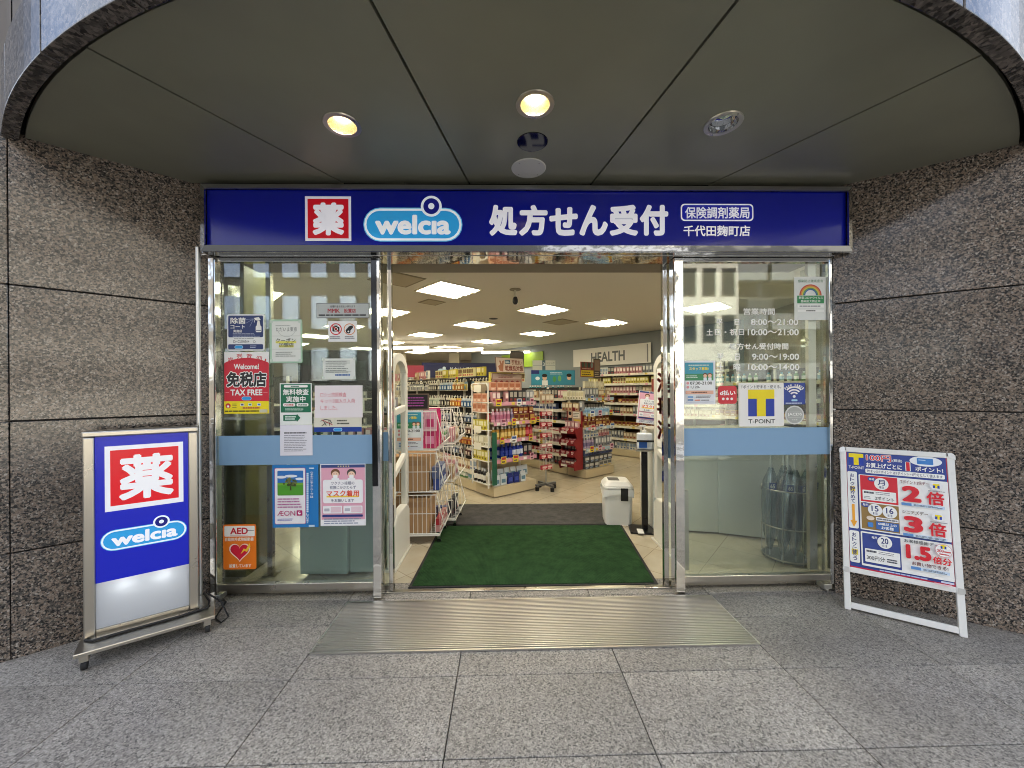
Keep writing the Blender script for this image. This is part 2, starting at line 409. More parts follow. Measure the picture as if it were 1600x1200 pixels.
for s, (x, y), lab in ((-1, LW[:2], 'granite street front beyond the left entrance wall'), (1, RW[:2], 'granite street front beyond the right entrance wall')):
    r_ = empty('granite_front', (x, y, 0), 0, lab, 'wall')
    for k in range(6):
        for z0, z1 in ((0, .596), (.604, 1.341), (1.349, 2.114), (2.122, 2.986)):
            xx = sorted((s*(.06+k*.9), s*(.06+k*.9+.894)))
            B().box(xx[0], xx[1], .14, .6, z0, z1, G_WALL).build('granite_panel', r_)

# canopy: fan of painted soffit panels, curved granite edge
SZ = 2.97; FC = (.2, 4.91); AC = (.2, 6.0); RI = 4.752
def arc_hit(ang):
    """point where a ray from the fan centre at angle ang (from straight out) meets the inner arc"""
    dx, dy = sin(ang), -cos(ang); ex, ey = FC[0]-AC[0], FC[1]-AC[1]
    b_ = ex*dx+ey*dy; t = -b_+sqrt(b_*b_-(ex*ex+ey*ey-RI*RI)); return (FC[0]+dx*t, FC[1]+dy*t)
can = empty('canopy', (0.2, 2.2, SZ), 0, 'curved canopy with olive fan-shaped soffit panels and a granite edge', 'canopy')
def soffit_mat():
    m, t, b = new_mat('olive_soffit_paint'); N = t.nodes.new
    n = N('ShaderNodeTexNoise'); g = N('ShaderNodeNewGeometry'); t.links.new(g.outputs['Position'], n.inputs['Vector']); n.inputs['Scale'].default_value = 2.2; n.inputs['Detail'].default_value = 5
    r = ramp(t, [(.3, '#868573'), (.7, '#8f8e7a')]); t.links.new(n.outputs['Fac'], r.inputs[0]); t.links.new(r.outputs[0], b.inputs['Base Color'])
    b.inputs['Roughness'].default_value = .38; b.inputs['Metallic'].default_value = 0
    n3 = N('ShaderNodeTexNoise'); n3.inputs['Scale'].default_value = 260; t.links.new(g.outputs['Position'], n3.inputs['Vector'])
    bp = N('ShaderNodeBump'); bp.inputs['Strength'].default_value = .06; bp.inputs['Distance'].default_value = .002; t.links.new(n3.outputs['Fac'], bp.inputs['Height']); t.links.new(bp.outputs[0], b.inputs['Normal'])
    return m
SOF = soffit_mat()
YB = 2.74
soffits = []
cuts = [-R(70), -R(31.2), -R(11.3), R(11.3), R(30.6), R(70)]
def on_line(x, y, p, q): return (q[0]-p[0])*(y-p[1])-(q[1]-p[1])*(x-p[0])
for k in range(5):
    a0, a1 = cuts[k], cuts[k+1]; pts = []
    n = 16; g2 = .007
    out = []
    for i in range(n+1):
        p = arc_hit(a0+(a1-a0)*i/n); out.append(p)
    inn = [(FC[0]+(FC[1]-YB)*math.tan(a1), YB), (FC[0]+(FC[1]-YB)*math.tan(a0), YB)]
    inn = [(max(-3.1, min(3.45, q[0])), q[1]) for q in inn]
    poly = out+inn
    # open joint: pull the radial sides in
    def pull(p, ang, sgn): return (p[0]+sgn*cos(ang)*g2, p[1]+sgn*sin(ang)*g2)
    if k > 0: poly[0] = pull(poly[0], a0, 1); poly[-1] = pull(poly[-1], a0, 1)
    if k < 4: poly[n] = pull(poly[n], a1, -1); poly[n+1] = pull(poly[n+1], a1, -1)
    B().prism([(p[0]-.2, p[1]-2.2, 0) for p in poly], (0, 0, .03), SOF).build('soffit_panel', can)
    soffits.append(bpy.context.view_layer.objects[-1] if False else COL.objects[-1])
B().prism([(p[0]-.2, p[1]-2.2, .14) for p in [(AC[0]+4.785*sin(t), AC[1]-4.785*cos(t)) for t in [R(-52+104*i/40) for i in range(41)]]+[(4.2, 3.1), (-3.8, 3.1)]], (0, 0, .06), paint('#121110', .9)).build('backing_board', can)
nseg = 11; A_ = R(41.5)
for k in range(nseg):
    t0 = -A_+2*A_*k/nseg+.0012; t1 = -A_+2*A_*(k+1)/nseg-.0012
    P_ = [(AC[0]-.2+4.772*sin(t0+(t1-t0)*i/6), AC[1]-2.2-4.772*cos(t0+(t1-t0)*i/6)) for i in range(7)]
    Q_ = [(AC[0]-.2+4.836*sin(t1+(t0-t1)*i/6), AC[1]-2.2-4.836*cos(t1+(t0-t1)*i/6)) for i in range(7)]
    B().prism([(p[0], p[1], -.024) for p in P_+Q_], (0, 0, .329), G_RING).build('edge_stone', can, bevel=.004)

# curved glazed front above the canopy, and the building behind
def mirror_glass():
    m, t, b = new_mat('coated_glass'); b.inputs['Base Color'].default_value = lin('#eef2f5'); b.inputs['Metallic'].default_value = 1; b.inputs['Roughness'].default_value = .03
    n = t.nodes.new('ShaderNodeTexNoise'); g = t.nodes.new('ShaderNodeNewGeometry'); t.links.new(g.outputs['Position'], n.inputs['Vector']); n.inputs['Scale'].default_value = 2
    bp = t.nodes.new('ShaderNodeBump'); bp.inputs['Strength'].default_value = .05; bp.inputs['Distance'].default_value = .02
    t.links.new(n.outputs['Fac'], bp.inputs['Height']); t.links.new(bp.outputs[0], b.inputs['Normal']); return m
MG = mirror_glass()
cwl = empty('curtain_wall', (.2, 1.2, 3.3), 0, 'curved mirror-glazed front above the canopy edge', 'curtain wall')
for k in range(12):
    t0 = R(-50+100*k/12+.25); t1 = R(-50+100*(k+1)/12-.25)
    for z0, z1 in ((0, 1.9), (1.93, 3.8), (3.83, 5.7)):
        P_ = [(AC[0]-.2+4.818*sin(t0+(t1-t0)*i/4), AC[1]-1.2-4.818*cos(t0+(t1-t0)*i/4)) for i in range(5)]
        Q_ = [(AC[0]-.2+4.785*sin(t1+(t0-t1)*i/4), AC[1]-1.2-4.785*cos(t1+(t0-t1)*i/4)) for i in range(5)]
        B().prism([(p[0], p[1], z0+.01) for p in P_+Q_], (0, 0, z1-z0), MG).build('glass_panel', cwl)
bld = empty('shop_building', (0, 10, 0), 0, 'granite-clad building that holds the drugstore, upper storeys', 'building')
sh = [(AC[0]+4.765*sin(R(-50+100*i/24)), AC[1]-10-4.765*cos(R(-50+100*i/24)), 3.28) for i in range(25)]
B().prism(sh+[(9.5, -6.6, 3.28), (9.5, 9, 3.28), (-9.5, 9, 3.28), (-9.5, -6.6, 3.28)], (0, 0, 5.75), paint('#6b6560', .8)).build('upper_storeys', bld)

# the other side of the street (seen in the glass and steel)
def facade_building(name, label, x0, x1, y, depth, h, col, wcol, rows, cols, ww, wh, z0=1.0, balcony=False):
    t_ = empty(name, ((x0+x1)/2, y, 0), 0, label, 'building'); w = x1-x0
    B().box(-w/2, w/2, -depth, 0, -.15, h, paint(col, .8)).build('wall', t_)
    B().box(-w/2-.1, w/2+.1, -depth-.1, .12, h, h+.35, paint(col, .8)).build('parapet', t_)
    b = B(); b.box(-ww/2, ww/2, -.02, .05, 0, wh, paint('#77736a', .5)); fr = b.mesh('window')
    b = B(); b.box(-ww/2+.07, ww/2-.07, .055, .075, .07, wh-.07, paint(wcol, .08, .6)); pn = b.mesh('pane')
    bal = B().box(-w/cols*.46, w/cols*.46, .1, .9, -.1, .9, paint('#8b8d8c', .6)).mesh('balcony')
    for r in range(rows):
        for c in range(cols):
            x = -w/2+(c+.5)*w/cols; z = z0+r*(h-z0)/rows
            o = inst('window', fr, (x, 0, z+.5), 0, t_); inst('pane', pn, (0, 0, 0), 0, o)
            if balcony: inst('balcony', bal, (x, 0, z+.2), 0, t_)
    return t_
facade_building('office_building', 'cream office building across the street, in full sun', 4.2, 12.8, -15, 8, 8.6, '#e2dccb', '#30353a', 3, 8, .75, 1.5, 1.0)
facade_building('apartment_tower', 'dark apartment tower with balconies across the street', 13.4, 30, -19, 10, 30, '#4f5152', '#22282d', 9, 5, 1.8, 1.8, 2, True)
facade_building('stone_building', 'brown stone building with tall windows across the street', -30, 0, -15, 10, 18, '#9c9484', '#dfe9f5', 6, 20, .95, 1.9, 1.5)
facade_building('corner_shop', 'low white shop across the street', 0.4, 3.9, -16, 6, 5.5, '#c9c5ba', '#3a4046', 2, 4, 1.1, 1.3, .8)

t_ = empty('shade_block', (-7, 12, 0), 0, 'tall office block rising behind the drugstore on its left', 'building')  # unseen block, added to keep the sun off the stone building opposite
B().box(-9, 9, 8, 20, -.1, 47, paint('#6f6c68', .8)).build('wall', t_)
# downlights and fittings in the canopy
def downlight(px, py, lit, label, grp=None):
    x, y = atZ(px, py, SZ); t_ = empty('downlight', (x, y, SZ), 0, label, 'ceiling light', grp)
    B().lathe([(.075, -.006), (.098, -.006), (.1, 0), (.098, .002), (.075, .002), (.075, -.006)], STEEL, 32, caps=False).build('trim_ring', t_, smooth=True)
    ref = paint('#e3d6b6', .25, .8) if lit else CHROME
    B().lathe([(.0745, -.003), (.07, .03), (.052, .085)], ref, 32, caps=False).build('reflector', t_, smooth=True)
    if lit:
        B().lathe([(.0, .066), (.028, .066), (.04, .075), (.05, .083), (.0, .0835)], paint('#ffedc8', .5, emit=5, name='lamp_glow'), 24, caps=False).build('bulb', t_, smooth=True)
        ld = bpy.data.lights.new('lamp', 'SPOT'); ld.energy = 2; ld.color = (1, .9, .74); ld.spot_size = R(110); ld.shadow_soft_size = .04
        lo = bpy.data.objects.new('lamp', ld); COL.objects.link(lo); lo.parent = t_; lo.location = (0, 0, .055)
    else:
        B().lathe([(.0, .02), (.068, .03), (.05, .086), (0, .087)], paint('#c9cdd0', .06, 1), 24, caps=False).build('bulb', t_, smooth=True)
# round holes cut through the soffit panels for the lamps
cut = B()
for px, py in ((535, 195), (836, 163), (1130, 193)):
    x, y = atZ(px, py, SZ); cut.lathe([(.0755, -.05), (.0755, .1)], STEEL, 32, (x, y, SZ))
cut = cut.build('hole')
for o in soffits:
    bm_ = o.modifiers.new('hole', 'BOOLEAN'); bm_.object = cut; bm_.operation = 'DIFFERENCE'; bm_.solver = 'EXACT'
bpy.context.view_layer.update()
for o in soffits:
    me = bpy.data.meshes.new_from_object(o.evaluated_get(bpy.context.evaluated_depsgraph_get())); o.modifiers.clear(); o.data = me
bpy.data.objects.remove(cut)
for o in ((535, 195, True, 'lit warm downlight left of the soffit centre'), (836, 163, True, 'lit warm downlight in the middle panel of the soffit'), (1130, 193, False, 'unlit downlight in the right soffit panel')): downlight(*o)
x, y = atZ(832, 222, SZ); t_ = tag(B().lathe([(0, -.004), (.088, -.004), (.092, 0), (0, .001)], paint('#0b0c0e', .08), 32, caps=False).build('sensor_disc', None, (x, y, SZ), smooth=True), 'dark glass disc in the soffit above the sign', 'sensor')
x, y = atZ(826, 263, SZ); t_ = tag(B().lathe([(0, -.005), (.11, -.005), (.115, 0), (0, .001)], paint('#d4d2c8', .4), 40, caps=False).build('cover_plate', None, (x, y, SZ), smooth=True), 'round pale cover plate in the soffit above the sign', 'cover plate')
for a in (45, 135, 225, 315): B().lathe([(0, -.007), (.005, -.006), (.005, -.004)], STEEL, 8, (.09*cos(R(a)), .09*sin(R(a)), 0), caps=False).build('screw', t_)

# ------------------------------------------------------------------ fascia sign
SY = 2.66
a = atY(311, 391, SY); c = atY(1334, 291, SY); sx0, sz0, sx1, sz1 = a[0], a[1], c[0], c[1]+.004
sg = empty('fascia_sign', ((sx0+sx1)/2, SY, sz0), 0, 'long blue fascia sign with white lettering above the entrance', 'sign')
cx = (sx0+sx1)/2; w = (sx1-sx0)/2; h = sz1-sz0; fw = .036
FACE = paint('#0d1a9e', .16, 0, .6)
B().box(-w+fw*.9, w-fw*.9, .03, .14, fw*.9, h-fw*.9, FACE).build('face_panel', sg)
fr = [('bottom', [(-w, .012, 0), (w, .012, 0), (w-fw, 0, fw), (-w+fw, 0, fw)]), ('top', [(-w+fw, 0, h-fw), (w-fw, 0, h-fw), (w, .012, h), (-w, .012, h)]),
      ('l', [(-w, .012, 0), (-w+fw, 0, fw), (-w+fw, 0, h-fw), (-w, .012, h)]), ('r', [(w-fw, 0, fw), (w, .012, 0), (w, .012, h), (w-fw, 0, h-fw)])]
for nm, p in fr: B().prism(p, (0, .014, 0), ALU if nm == 'top' else CHROME).build('frame_rail', sg)
B().box(-w-.002, w+.002, .027, .16, -.004, -.001, CHROME).box(-w-.002, w+.002, .02, .16, h+.001, h+.004, STEEL).box(-w-.004, -w-.001, .027, .16, -.001, h+.001, STEEL).box(w+.001, w+.004, .027, .16, -.001, h+.001, STEEL).build('casing', sg)
B().box(-w, w, .145, .16, 0, h, paint('#26262a', .8)).build('back_plate', sg)
for q in (-.88, .03, .9): B().box(q-.002, q+.002, .0, .13, h+.004, h+.007, paint('#55524c')).build('joint_cover', sg)
m2 = atY(314, 388, SY+.03); m3 = atY(1331, 294, SY+.03)
def smap(px, py):
    p = atY(px, py, SY+.03); return (p[0]-cx, p[1]-sz0)
P = Print(smap, .3, .07, .0004)
P.l = P.l
_y0 = P._y
P._y = lambda: _y0()+.03
P.names = ('emblem_square', 'lettering')
P.r(477, 307, 548.5, 376.5, '#dcdce8'); P.r(481, 311, 544.5, 372.5, '#c11122'); P.t('薬', 488.5, 316.5, 538, 368, '#eeeef8', .045)
P.done(sg); P.names = ('capsule_logo', 'lettering'); P.logo(569.5, 326.5, 721, 376); P.done(sg)
for i_, ch_ in enumerate('処方せん受付'): P.t(ch_, 764+47*i_, 320.5 if i_ != 2 else 324, 764+47*i_+44.5, 369, '#eeeef8', .05); P.done(sg)
P.names = ('name_box', 'lettering')
P.r(1063, 319.5, 1176, 346, '#eeeef8', 6); P.r(1065, 321.5, 1174, 344, '#0d1a9e', 5)
P.t('保険調剤薬局', 1069.5, 324, 1170, 342.3, '#eeeef8', .022); P.t('千代田麹町店', 1067, 353, 1171, 370, '#eeeef8', .022)
P.done(sg)
# slim pipe that runs down beside the sign
px, py = LW[2]-.03, 2.70
tag(B().lathe([(.014, .02), (.014, 2.5)], ALU, 12).build('cable_pipe', None, (-2.1, 2.69, 0), smooth=True), 'thin grey pipe running down from the left end of the fascia sign', 'pipe')

# ------------------------------------------------------------------ glazed shop front
GY = 2.80
hd = empty('door_header', (.19, GY, 2.5), 0, 'mirror-polished steel header over the sliding doors', 'header')
hz0 = atY(800, 404, GY)[1]; hz1 = sz0+.01
B().box(-2.19, 2.23, -.055, .12, hz0-2.5, hz1-2.5, CHROME).build('beam', hd, bevel=.004)
B().box(-2.3, 2.34, -.062, -.057, (hz0+hz1)/2-2.503, (hz0+hz1)/2-2.498, STEEL).build('trim_line', hd)
B().box(-2.19, 2.23, .13, .4, hz0-2.5+.02, .36, paint('#8c8272', .6)).build('soffit_box', hd)
def X(px, Y=GY): return atY(px, 650, Y)[0]
def Zf(px, py, Y=GY): return atY(px, py, Y)[1]
zb = Zf(460, 912)
def sidelight(name, label, u0, u1, corner, post0, post1, side):
    x0, x1 = X(u0), X(u1)
    t_ = empty(name, ((x0+x1)/2, GY, 0), 0, label, 'window'); o = (x0+x1)/2
    B().box(x0-o, x1-o, -.005, .005, zb, hz0+.012, GLASS).build('pane', t_)
    B().box(x0-o-.01, x1-o+.01, -.022, .022, zb-.035, zb+.012, STEEL).build('bottom_rail', t_, bevel=.003)
    B().box(x0-o-.01, x1-o+.01, -.024, .024, hz0-.03, hz0-.002, CHROME).build('top_rail', t_, bevel=.003)
    # corner post, side return pane and feet
    cx_ = x0 if side < 0 else x1
    B().box(*sorted((cx_-o+side*.002, cx_-o+side*.05)), -.03, .03, zb-.06, hz0-.003, CHROME).build('corner_post', t_, bevel=.004)
    B().box(*sorted((cx_-o+side*.046, cx_-o+side*.06)), .035, .3, zb, hz0, GLASS).build('return_pane', t_)
    b = B().box(cx_-o-.045, cx_-o+.015, -.025, .05, zb-.1, zb-.06, ALU).box(cx_-o-.02, cx_-o-.005, -.02, .03, 0, zb-.1, ALU); b.build('foot', t_, bevel=.004)
    # square post beside the doorway
    xa, xb = X(post0)-o, X(post1)-o
    B().box(xa, xb, -.03, .06, 0, hz0-.004, CHROME).build('door_post', t_, bevel=.003)
    return t_, o
sl, slo = sidelight('sidelight', 'left glass sidelight covered with posters', 342, 582, None, 583.5, 596, -1)
B().box(X(583.8)-slo, X(592)-slo, -.036, -.031, Zf(588, 758), hz0-.01, paint('#0c0c0d', .12)).build('rubber_strip', sl)
sr, sro = sidelight('sidelight', 'right glass sidelight with white opening hours', 1067, 1291, None, 1052.5, 1066, 1)
B().box(X(1269)-sro, X(1281)-sro, .03, .06, zb+.02, hz0-.01, STEEL).build('mullion', sr)
B().box(X(1073)-sro, X(1081)-sro, .06, .1, zb+.02, .74, STEEL).build('pull_bar', sr)
BLUE = '#7fa3c4'
def band(name, u0, u1, v0, v1, Y, label):
    tag(B().box(X(u0, Y), X(u1, Y), Y, Y+.0012, Zf(900, v1, Y), Zf(900, v0, Y), paint(BLUE, .55)).build(name), label, 'film strip')
band('film_strip', 341, 583, 676, 721, GY-.0075, 'pale blue film strip across the left sidelight glass')
band('film_strip', 1067.5, 1306, 671, 714, GY-.0075, 'pale blue film strip across the right sidelight glass')
# sliding door leaves, open, behind the sidelights
DY = 2.90
for (u0, u1, lab, s0, s1) in ((350, 614, 'left sliding glass door slid fully open', 607.5, 614), (1035, 1285, 'right sliding glass door slid fully open', 1035, 1042)):
    x0, x1 = X(u0, DY), X(u1, DY); o = (x0+x1)/2; zt = hz0+.05
    d_ = empty('sliding_door', (o, DY, 0), 0, lab, 'door')
    B().box(x0-o, x1-o, -.005, .005, .03, zt, GLASS).build('pane', d_)
    B().box(X(s0, DY)-o, X(s1, DY)-o, -.02, .02, .012, zt, CHROME).build('stile', d_, bevel=.003)
    B().box(x0-o, x1-o, -.015, .015, .012, .05, STEEL).build('bottom_rail', d_)
    bx = (X(595, DY), X(607, DY)) if u0 < 600 else (X(1042.5, DY), X(1054, DY))
    B().box(bx[0]-o, bx[1]-o, -.008, -.006, Zf(600, 720, DY), Zf(600, 675, DY), paint(BLUE, .55)).build('film_strip', d_)
tag(B().box(X(596), X(1052), 2.868, 2.912, .001, .009, STEEL).build('door_track', bevel=.002), 'flat steel sill track of the sliding doors', 'door track')

# ribbed entrance plate
pl = empty('entrance_plate', ((PX0+PX1)/2, (PY0+PY1)/2, 0), 0, 'ribbed stainless steel entrance plate set in the paving before the door', 'entrance plate')
hx, hy = (PX1-PX0)/2, (PY1-PY0)/2
B().box(-hx, hx, -hy, hy, .001, .004, paint('#1d1b19', .6, .2)).build('tray', pl)
b = B(); nr = 31
for i in range(nr):
    y0 = -hy+.012+(2*hy-.024)*i/nr; p = (2*hy-.024)/nr
    b.prism([(-hx+.008, y0+p*.22, .004), (-hx+.008, y0+p*.78, .004), (-hx+.008, y0+p*.68, .0125), (-hx+.008, y0+p*.32, .0125)], (2*hx-.016, 0, 0), PLATE)
tag(b.build('rib', pl), kind='stuff')
B().box(-hx-.003, hx+.003, -hy-.003, -hy+.008, .001, .011, PLATE).box(-hx-.003, hx+.003, hy-.008, hy+.003, .001, .011, PLATE).box(-hx-.003, -hx+.007, -hy+.008, hy-.008, .001, .011, PLATE).box(hx-.007, hx+.003, -hy+.008, hy-.008, .001, .011, PLATE).build('edge_frame', pl)

# ================================================================== POSTERS AND STICKERS ON THE GLASS
FY = GY-.0085
RED, NAVY, WHT, GRY, INK = '#c8202e', '#22356b', '#efefec', '#8e9094', '#26262a'
o, p = facade_sheet('sticker', (355, 491, 413, 548), FY, '#eceeee', 'navy and white disinfectant coating sticker with a spray bottle', 'sticker', rad=3)
p.r(357, 493, 411, 527, NAVY, 2); p.t('除菌', 360.5, 496, 384, 506, WHT, .02); p.t('コート', 360.5, 507.5, 383, 513.5, WHT, .02); p.t('実施店', 365, 515, 378.5, 519.5, WHT, .02)
p.dashes(364, 520.5, 407, 526.5, 3, '#b9c2d6'); p.t('Dr.CLEAN+', 365, 531.5, 389.5, 536, '#4a4f5e', 0); p.dashes(366, 528, 402, 530.5, 1, GRY); p.ring(397.5, 534, 1.4, 2, GRY)
p.r(357, 538, 411, 546, NAVY, 1.6); p.logo(367, 540, 380, 545, False, text=False); p.dashes(391, 539.5, 402, 544.5, 2, '#c9d2e4')
p.r(400, 509, 409, 519.3, WHT, 2); p.poly([(401.5, 509), (407.5, 509), (406, 501), (403, 501)], WHT); p.poly([(397.5, 497), (405, 495.5), (408, 500), (402, 501), (399, 500)], WHT); p.r(400.5, 516, 408.5, 517, NAVY); p.line(399, 500, 398, 504, .8, WHT)
for a_ in ((384, 499.5), (385.5, 505), (391, 510.5)): p.line(397, 498.3, *a_, .35, '#b8c6e0')
o, p = facade_sheet('poster', (351, 550, 420, 646.5), FY, '#efeeec', 'red and yellow tax free poster with big black characters', 'poster')
arcp = arc(385.5, 632, 80, R(180+60), R(300), 20); arcp = [(min(420, max(351, x)), min(627, max(557, y+7))) for x, y in arcp]
p.poly([(351, 627)]+[(x, y) for x, y in arcp]+[(420, 627)], '#cf2a3c')
for ch, x_, y_, r_ in (('热', 361.5, 562.5, -.3), ('烈', 375, 557.5, -.12), ('欢', 390, 557, .06), ('迎', 405, 560.5, .2), ('!', 414.2, 565, .3)):
    w_ = 4.6 if ch != '!' else 1.1; p.t(ch, x_-w_, y_-4.8, x_+w_, y_+4.8, '#c22235', .01, rot=r_)
p.t('Welcome!', 366, 568.3, 404.8, 577, WHT, .03); p.t('免税店', 354.5, 581, 416.5, 604.8, '#1d1d20', .04, '#f2f2f0', .05)
p.t('TAX FREE', 360.5, 608.5, 410, 618, WHT, .035); p.line(353, 613.3, 358.5, 613.3, .6, '#e9a7ad'); p.line(411.5, 613.3, 418, 613.3, .6, '#e9a7ad'); p.logo(378, 620, 393, 625.5, False, text=False)
p.r(351, 627, 420, 646.5, '#f2de24'); p.c(357, 634, 4, '#cc3340'); p.c(357, 635, 1.8, WHT)
for q, c_ in ((376, '#44506e'), (388, '#3c9a4b'), (402, '#2f7fc4')): p.r(q, 630.5, q+6, 634.5, WHT); p.r(q+1, 631.3, q+5, 633.7, c_)
p.dashes(364, 630, 372, 638, 3, '#7d7430'); p.dashes(352.5, 641, 405, 644, 1, '#5d561f', .7); p.r(406, 640, 418, 645, '#c9c6b0'); p.dashes(380, 636, 414, 639, 1, '#c26a3a', .8)
o, p = facade_sheet('notice', (421.5, 499, 472, 567), FY, '#a9cdb4', 'white coupon notice in a pale green sleeve, hung on the left glass', 'notice', rad=2)
p.r(425, 502, 469.5, 565, '#e3e7e2'); p.t('ただいま東京', 431.5, 511, 464, 518, '#4e5753', 0); p.ring(448, 511.5, 14.5, 14.8, '#7f8a84', R(20), R(160), 20); p.dashes(431, 507.5, 460, 509.5, 1, '#939b95')
for q in (525, 545.5): p.line(425, q, 469.5, q, .4, '#8d9690')
p.r(431, 533, 463, 536.5, '#e4e06a'); p.r(436, 539.5, 459, 543, '#e4e06a'); p.t('クーポン', 431.5, 528.3, 462, 535.3, '#3f4a45', .012); p.t('加盟店', 436, 535.8, 459, 542, '#3f4a45', .012)
p.dashes(431, 549, 463, 558, 3, '#7f8782'); 
for qx in (423.5, 468):
    for qy in (500.5, 561.5): p.r(qx-1.5, qy, qx+3.5, qy+4, '#c6d6ca', 1)
o, p = facade_sheet('sticker', (494.5, 473.5, 577, 497), FY, '#7f8586', 'grey strip sticker with red MMK lettering on the left glass', 'sticker')
p.r(495.5, 474.5, 576, 496, '#b9c0c1'); p.t('各種料金お支払い承ります', 516, 477, 555, 480.6, INK, .01); p.t('MMK', 512, 482.2, 531, 488.8, '#a3152c', .03); p.t('設置店', 537.5, 482.2, 556, 488.8, '#a3152c', .02); p.dashes(498, 491, 573, 494, 1, '#3a3d40', .8, .05)
o, p = facade_sheet('sticker', (513, 501.5, 557.5, 534), FY, '#eceef0', 'white square sticker with no-photo and no-phone symbols in rings', 'sticker')
p.r(519.5, 510.5, 530.5, 518, '#16161a', 1.4); p.r(522.5, 508.6, 527.5, 511, '#16161a'); p.c(525, 514.2, 3, WHT); p.c(525, 514.2, 2.1, '#16161a'); p.line(518.6, 508, 531.4, 520.6, 1.6, RED); p.ring(525, 514.3, 7.7, 9.2, RED)
p.poly([(540, 516), (546, 509.5), (551, 508.5), (552, 511.5), (546.5, 518), (541, 520)], '#16161a'); p.c(544.5, 518, 3.2, '#16161a'); p.c(544.5, 518, 1.4, WHT); p.ring(546.3, 514.5, 7.9, 9, '#d9854a')
p.dashes(516, 525, 533, 530, 2, GRY, .6); p.dashes(539, 525, 554, 530, 2, GRY, .6)
o, p = facade_sheet('notice', (505, 560, 555, 593), FY, '#dfe4df', 'small white typed notice in a clear sleeve on the left glass', 'notice', rad=1)
p.ring(520, 565.5, .1, .2, GRY); p.r(512, 562.5, 547, 568.5, '#cfd5d0'); p.dashes(509, 563, 548, 583, 7, '#7c837f'); p.line(508, 580.5, 549, 580.5, .3, '#8a918d'); p.dashes(524, 584.5, 549, 587.5, 1, '#3f66a8', .8)
for qx in (504, 552): p.r(qx, 558.5, qx+4, 563, '#cdd6cf', 1); p.r(qx, 588.5, qx+4, 593, '#cdd6cf', 1)
o, p = facade_sheet('poster', (437.5, 598.5, 487, 664), FY, '#e8ece8', 'green and white free testing poster above a typed sheet', 'poster')
p.r(439, 600, 485.5, 644.5, '#1f6f50'); p.r(444, 601.5, 481, 605.3, WHT, 1.8); p.dashes(455, 602.6, 470, 604.3, 1, '#1f6f50', .9); p.t('無料検査', 442.5, 607.5, 482.5, 617.3, WHT, .025); p.t('実施中', 447.5, 618.8, 477.5, 628.3, WHT, .025)
p.r(442.5, 630, 461.5, 635, WHT, 2); p.r(463.5, 630, 482, 635, WHT, 2); p.t('PCR検査', 445, 631, 459, 634, RED, .02); p.t('抗原検査', 466, 631, 480, 634, '#1f6f50', .02); p.dashes(446, 637, 476, 643, 3, '#bcd8c8')
p.poly([(443, 648.5), (464, 648.5), (464, 646.5), (469.5, 653), (464, 659.5), (464, 657.5), (443, 657.5)], '#1f6f50'); p.dashes(446, 649.5, 463, 656.5, 2, '#d4e6da', .6)
o, p = facade_sheet('notice', (437.8, 664, 488, 712), FY-.004, '#e4e3ec', 'plain white typed sheet taped over the left blue strip', 'notice')
p.dashes(444, 675, 479, 677.5, 1, '#55555c', .8, .02); p.dashes(444, 679, 480, 706, 10, '#8f8f99')
o, p = facade_sheet('poster', (491, 640, 565, 675), FY, '#dfdccb', 'cream poster with a black and red figure, half hidden by a pink-worded sheet', 'poster')
p.r(491, 667.5, 565, 675, '#1c3f93'); p.logo(521, 669, 534.5, 674, False, text=False); p.line(523.5, 653, 523.5, 665.5, .3, GRY); p.dashes(526.5, 655, 546, 664, 2, '#5d5a50', .5)
for l_ in ((501, 658, 508, 655), (508, 655, 517, 656.5), (505, 656, 510, 665), (510, 660, 503, 665.5), (514, 656, 515, 665), (515, 656, 519, 661), (510, 660.5, 518.5, 661)): p.line(*l_, 1, '#1b1b1d')
p.line(503, 655.5, 520, 664, .9, '#b5202c')
o, p = facade_sheet('notice', (492, 602, 566.3, 652.8), FY-.004, '#e9e2e6', 'pale sheet with handwritten-looking pink test kit words', 'notice')
p.t('ロシュ抗原検査', 501, 613, 541, 620, '#cf5f70', -.004); p.t('キット5個入り入荷', 501, 623, 554.5, 629.8, '#cf5f70', -.004); p.t('しました。', 501, 634, 527, 641, '#cf5f70', -.004)
o, p = facade_sheet('poster', (426, 726, 497, 824.5), FY, '#1f78bd', 'bright blue poster with a spreading tree on green grass', 'poster')
p.r(429.6, 730.6, 477.4, 819.3, '#c24a7c', 2); p.r(430.2, 731.2, 476.8, 818.7, '#ecebef', 2)
p.r(434, 735, 474, 774, '#3273bd', 1.5); p.r(434, 754, 474, 774, '#4f9a2f', 1.5); p.r(434, 754, 474, 758, '#73a93c')
for q in ((440, 745, 8, 2.2), (455, 743.5, 10, 2.2), (468, 748, 6, 2)): p.c(q[0], q[1], q[2], '#e3ebf3', q[3])
p.poly([(453.2, 766), (455.8, 766), (455.2, 755), (453.8, 755)], '#4a3b26')
for i in range(26):
    a_, r_ = random.uniform(pi, 2*pi), random.random()**.5; p.c(454.5+11*r_*cos(a_), 758+12*r_*sin(a_)*.95, random.uniform(1.3, 2.6), random.choice(['#4b5a2c', '#5f6b34', '#3b4a25', '#75783f']), n=8)
p.line(454.5, 757, 448, 751, .5, '#4a3b26'); p.line(454.5, 757, 460, 750, .5, '#4a3b26'); p.dashes(435, 777, 473, 794, 4, '#b0689a', .4, .15)
p.t('ÆON', 434.5, 797.5, 462, 805.5, '#b01c6a', -.02); p.r(464.5, 797, 473, 805.5, '#b01c6a', .8); p.c(468.7, 801.3, 2.3, '#ecebef'); p.r(467.9, 799.6, 472, 801, '#b01c6a')
p.dashes(435, 809.5, 462, 813.5, 2, '#8a8ac0', .5)
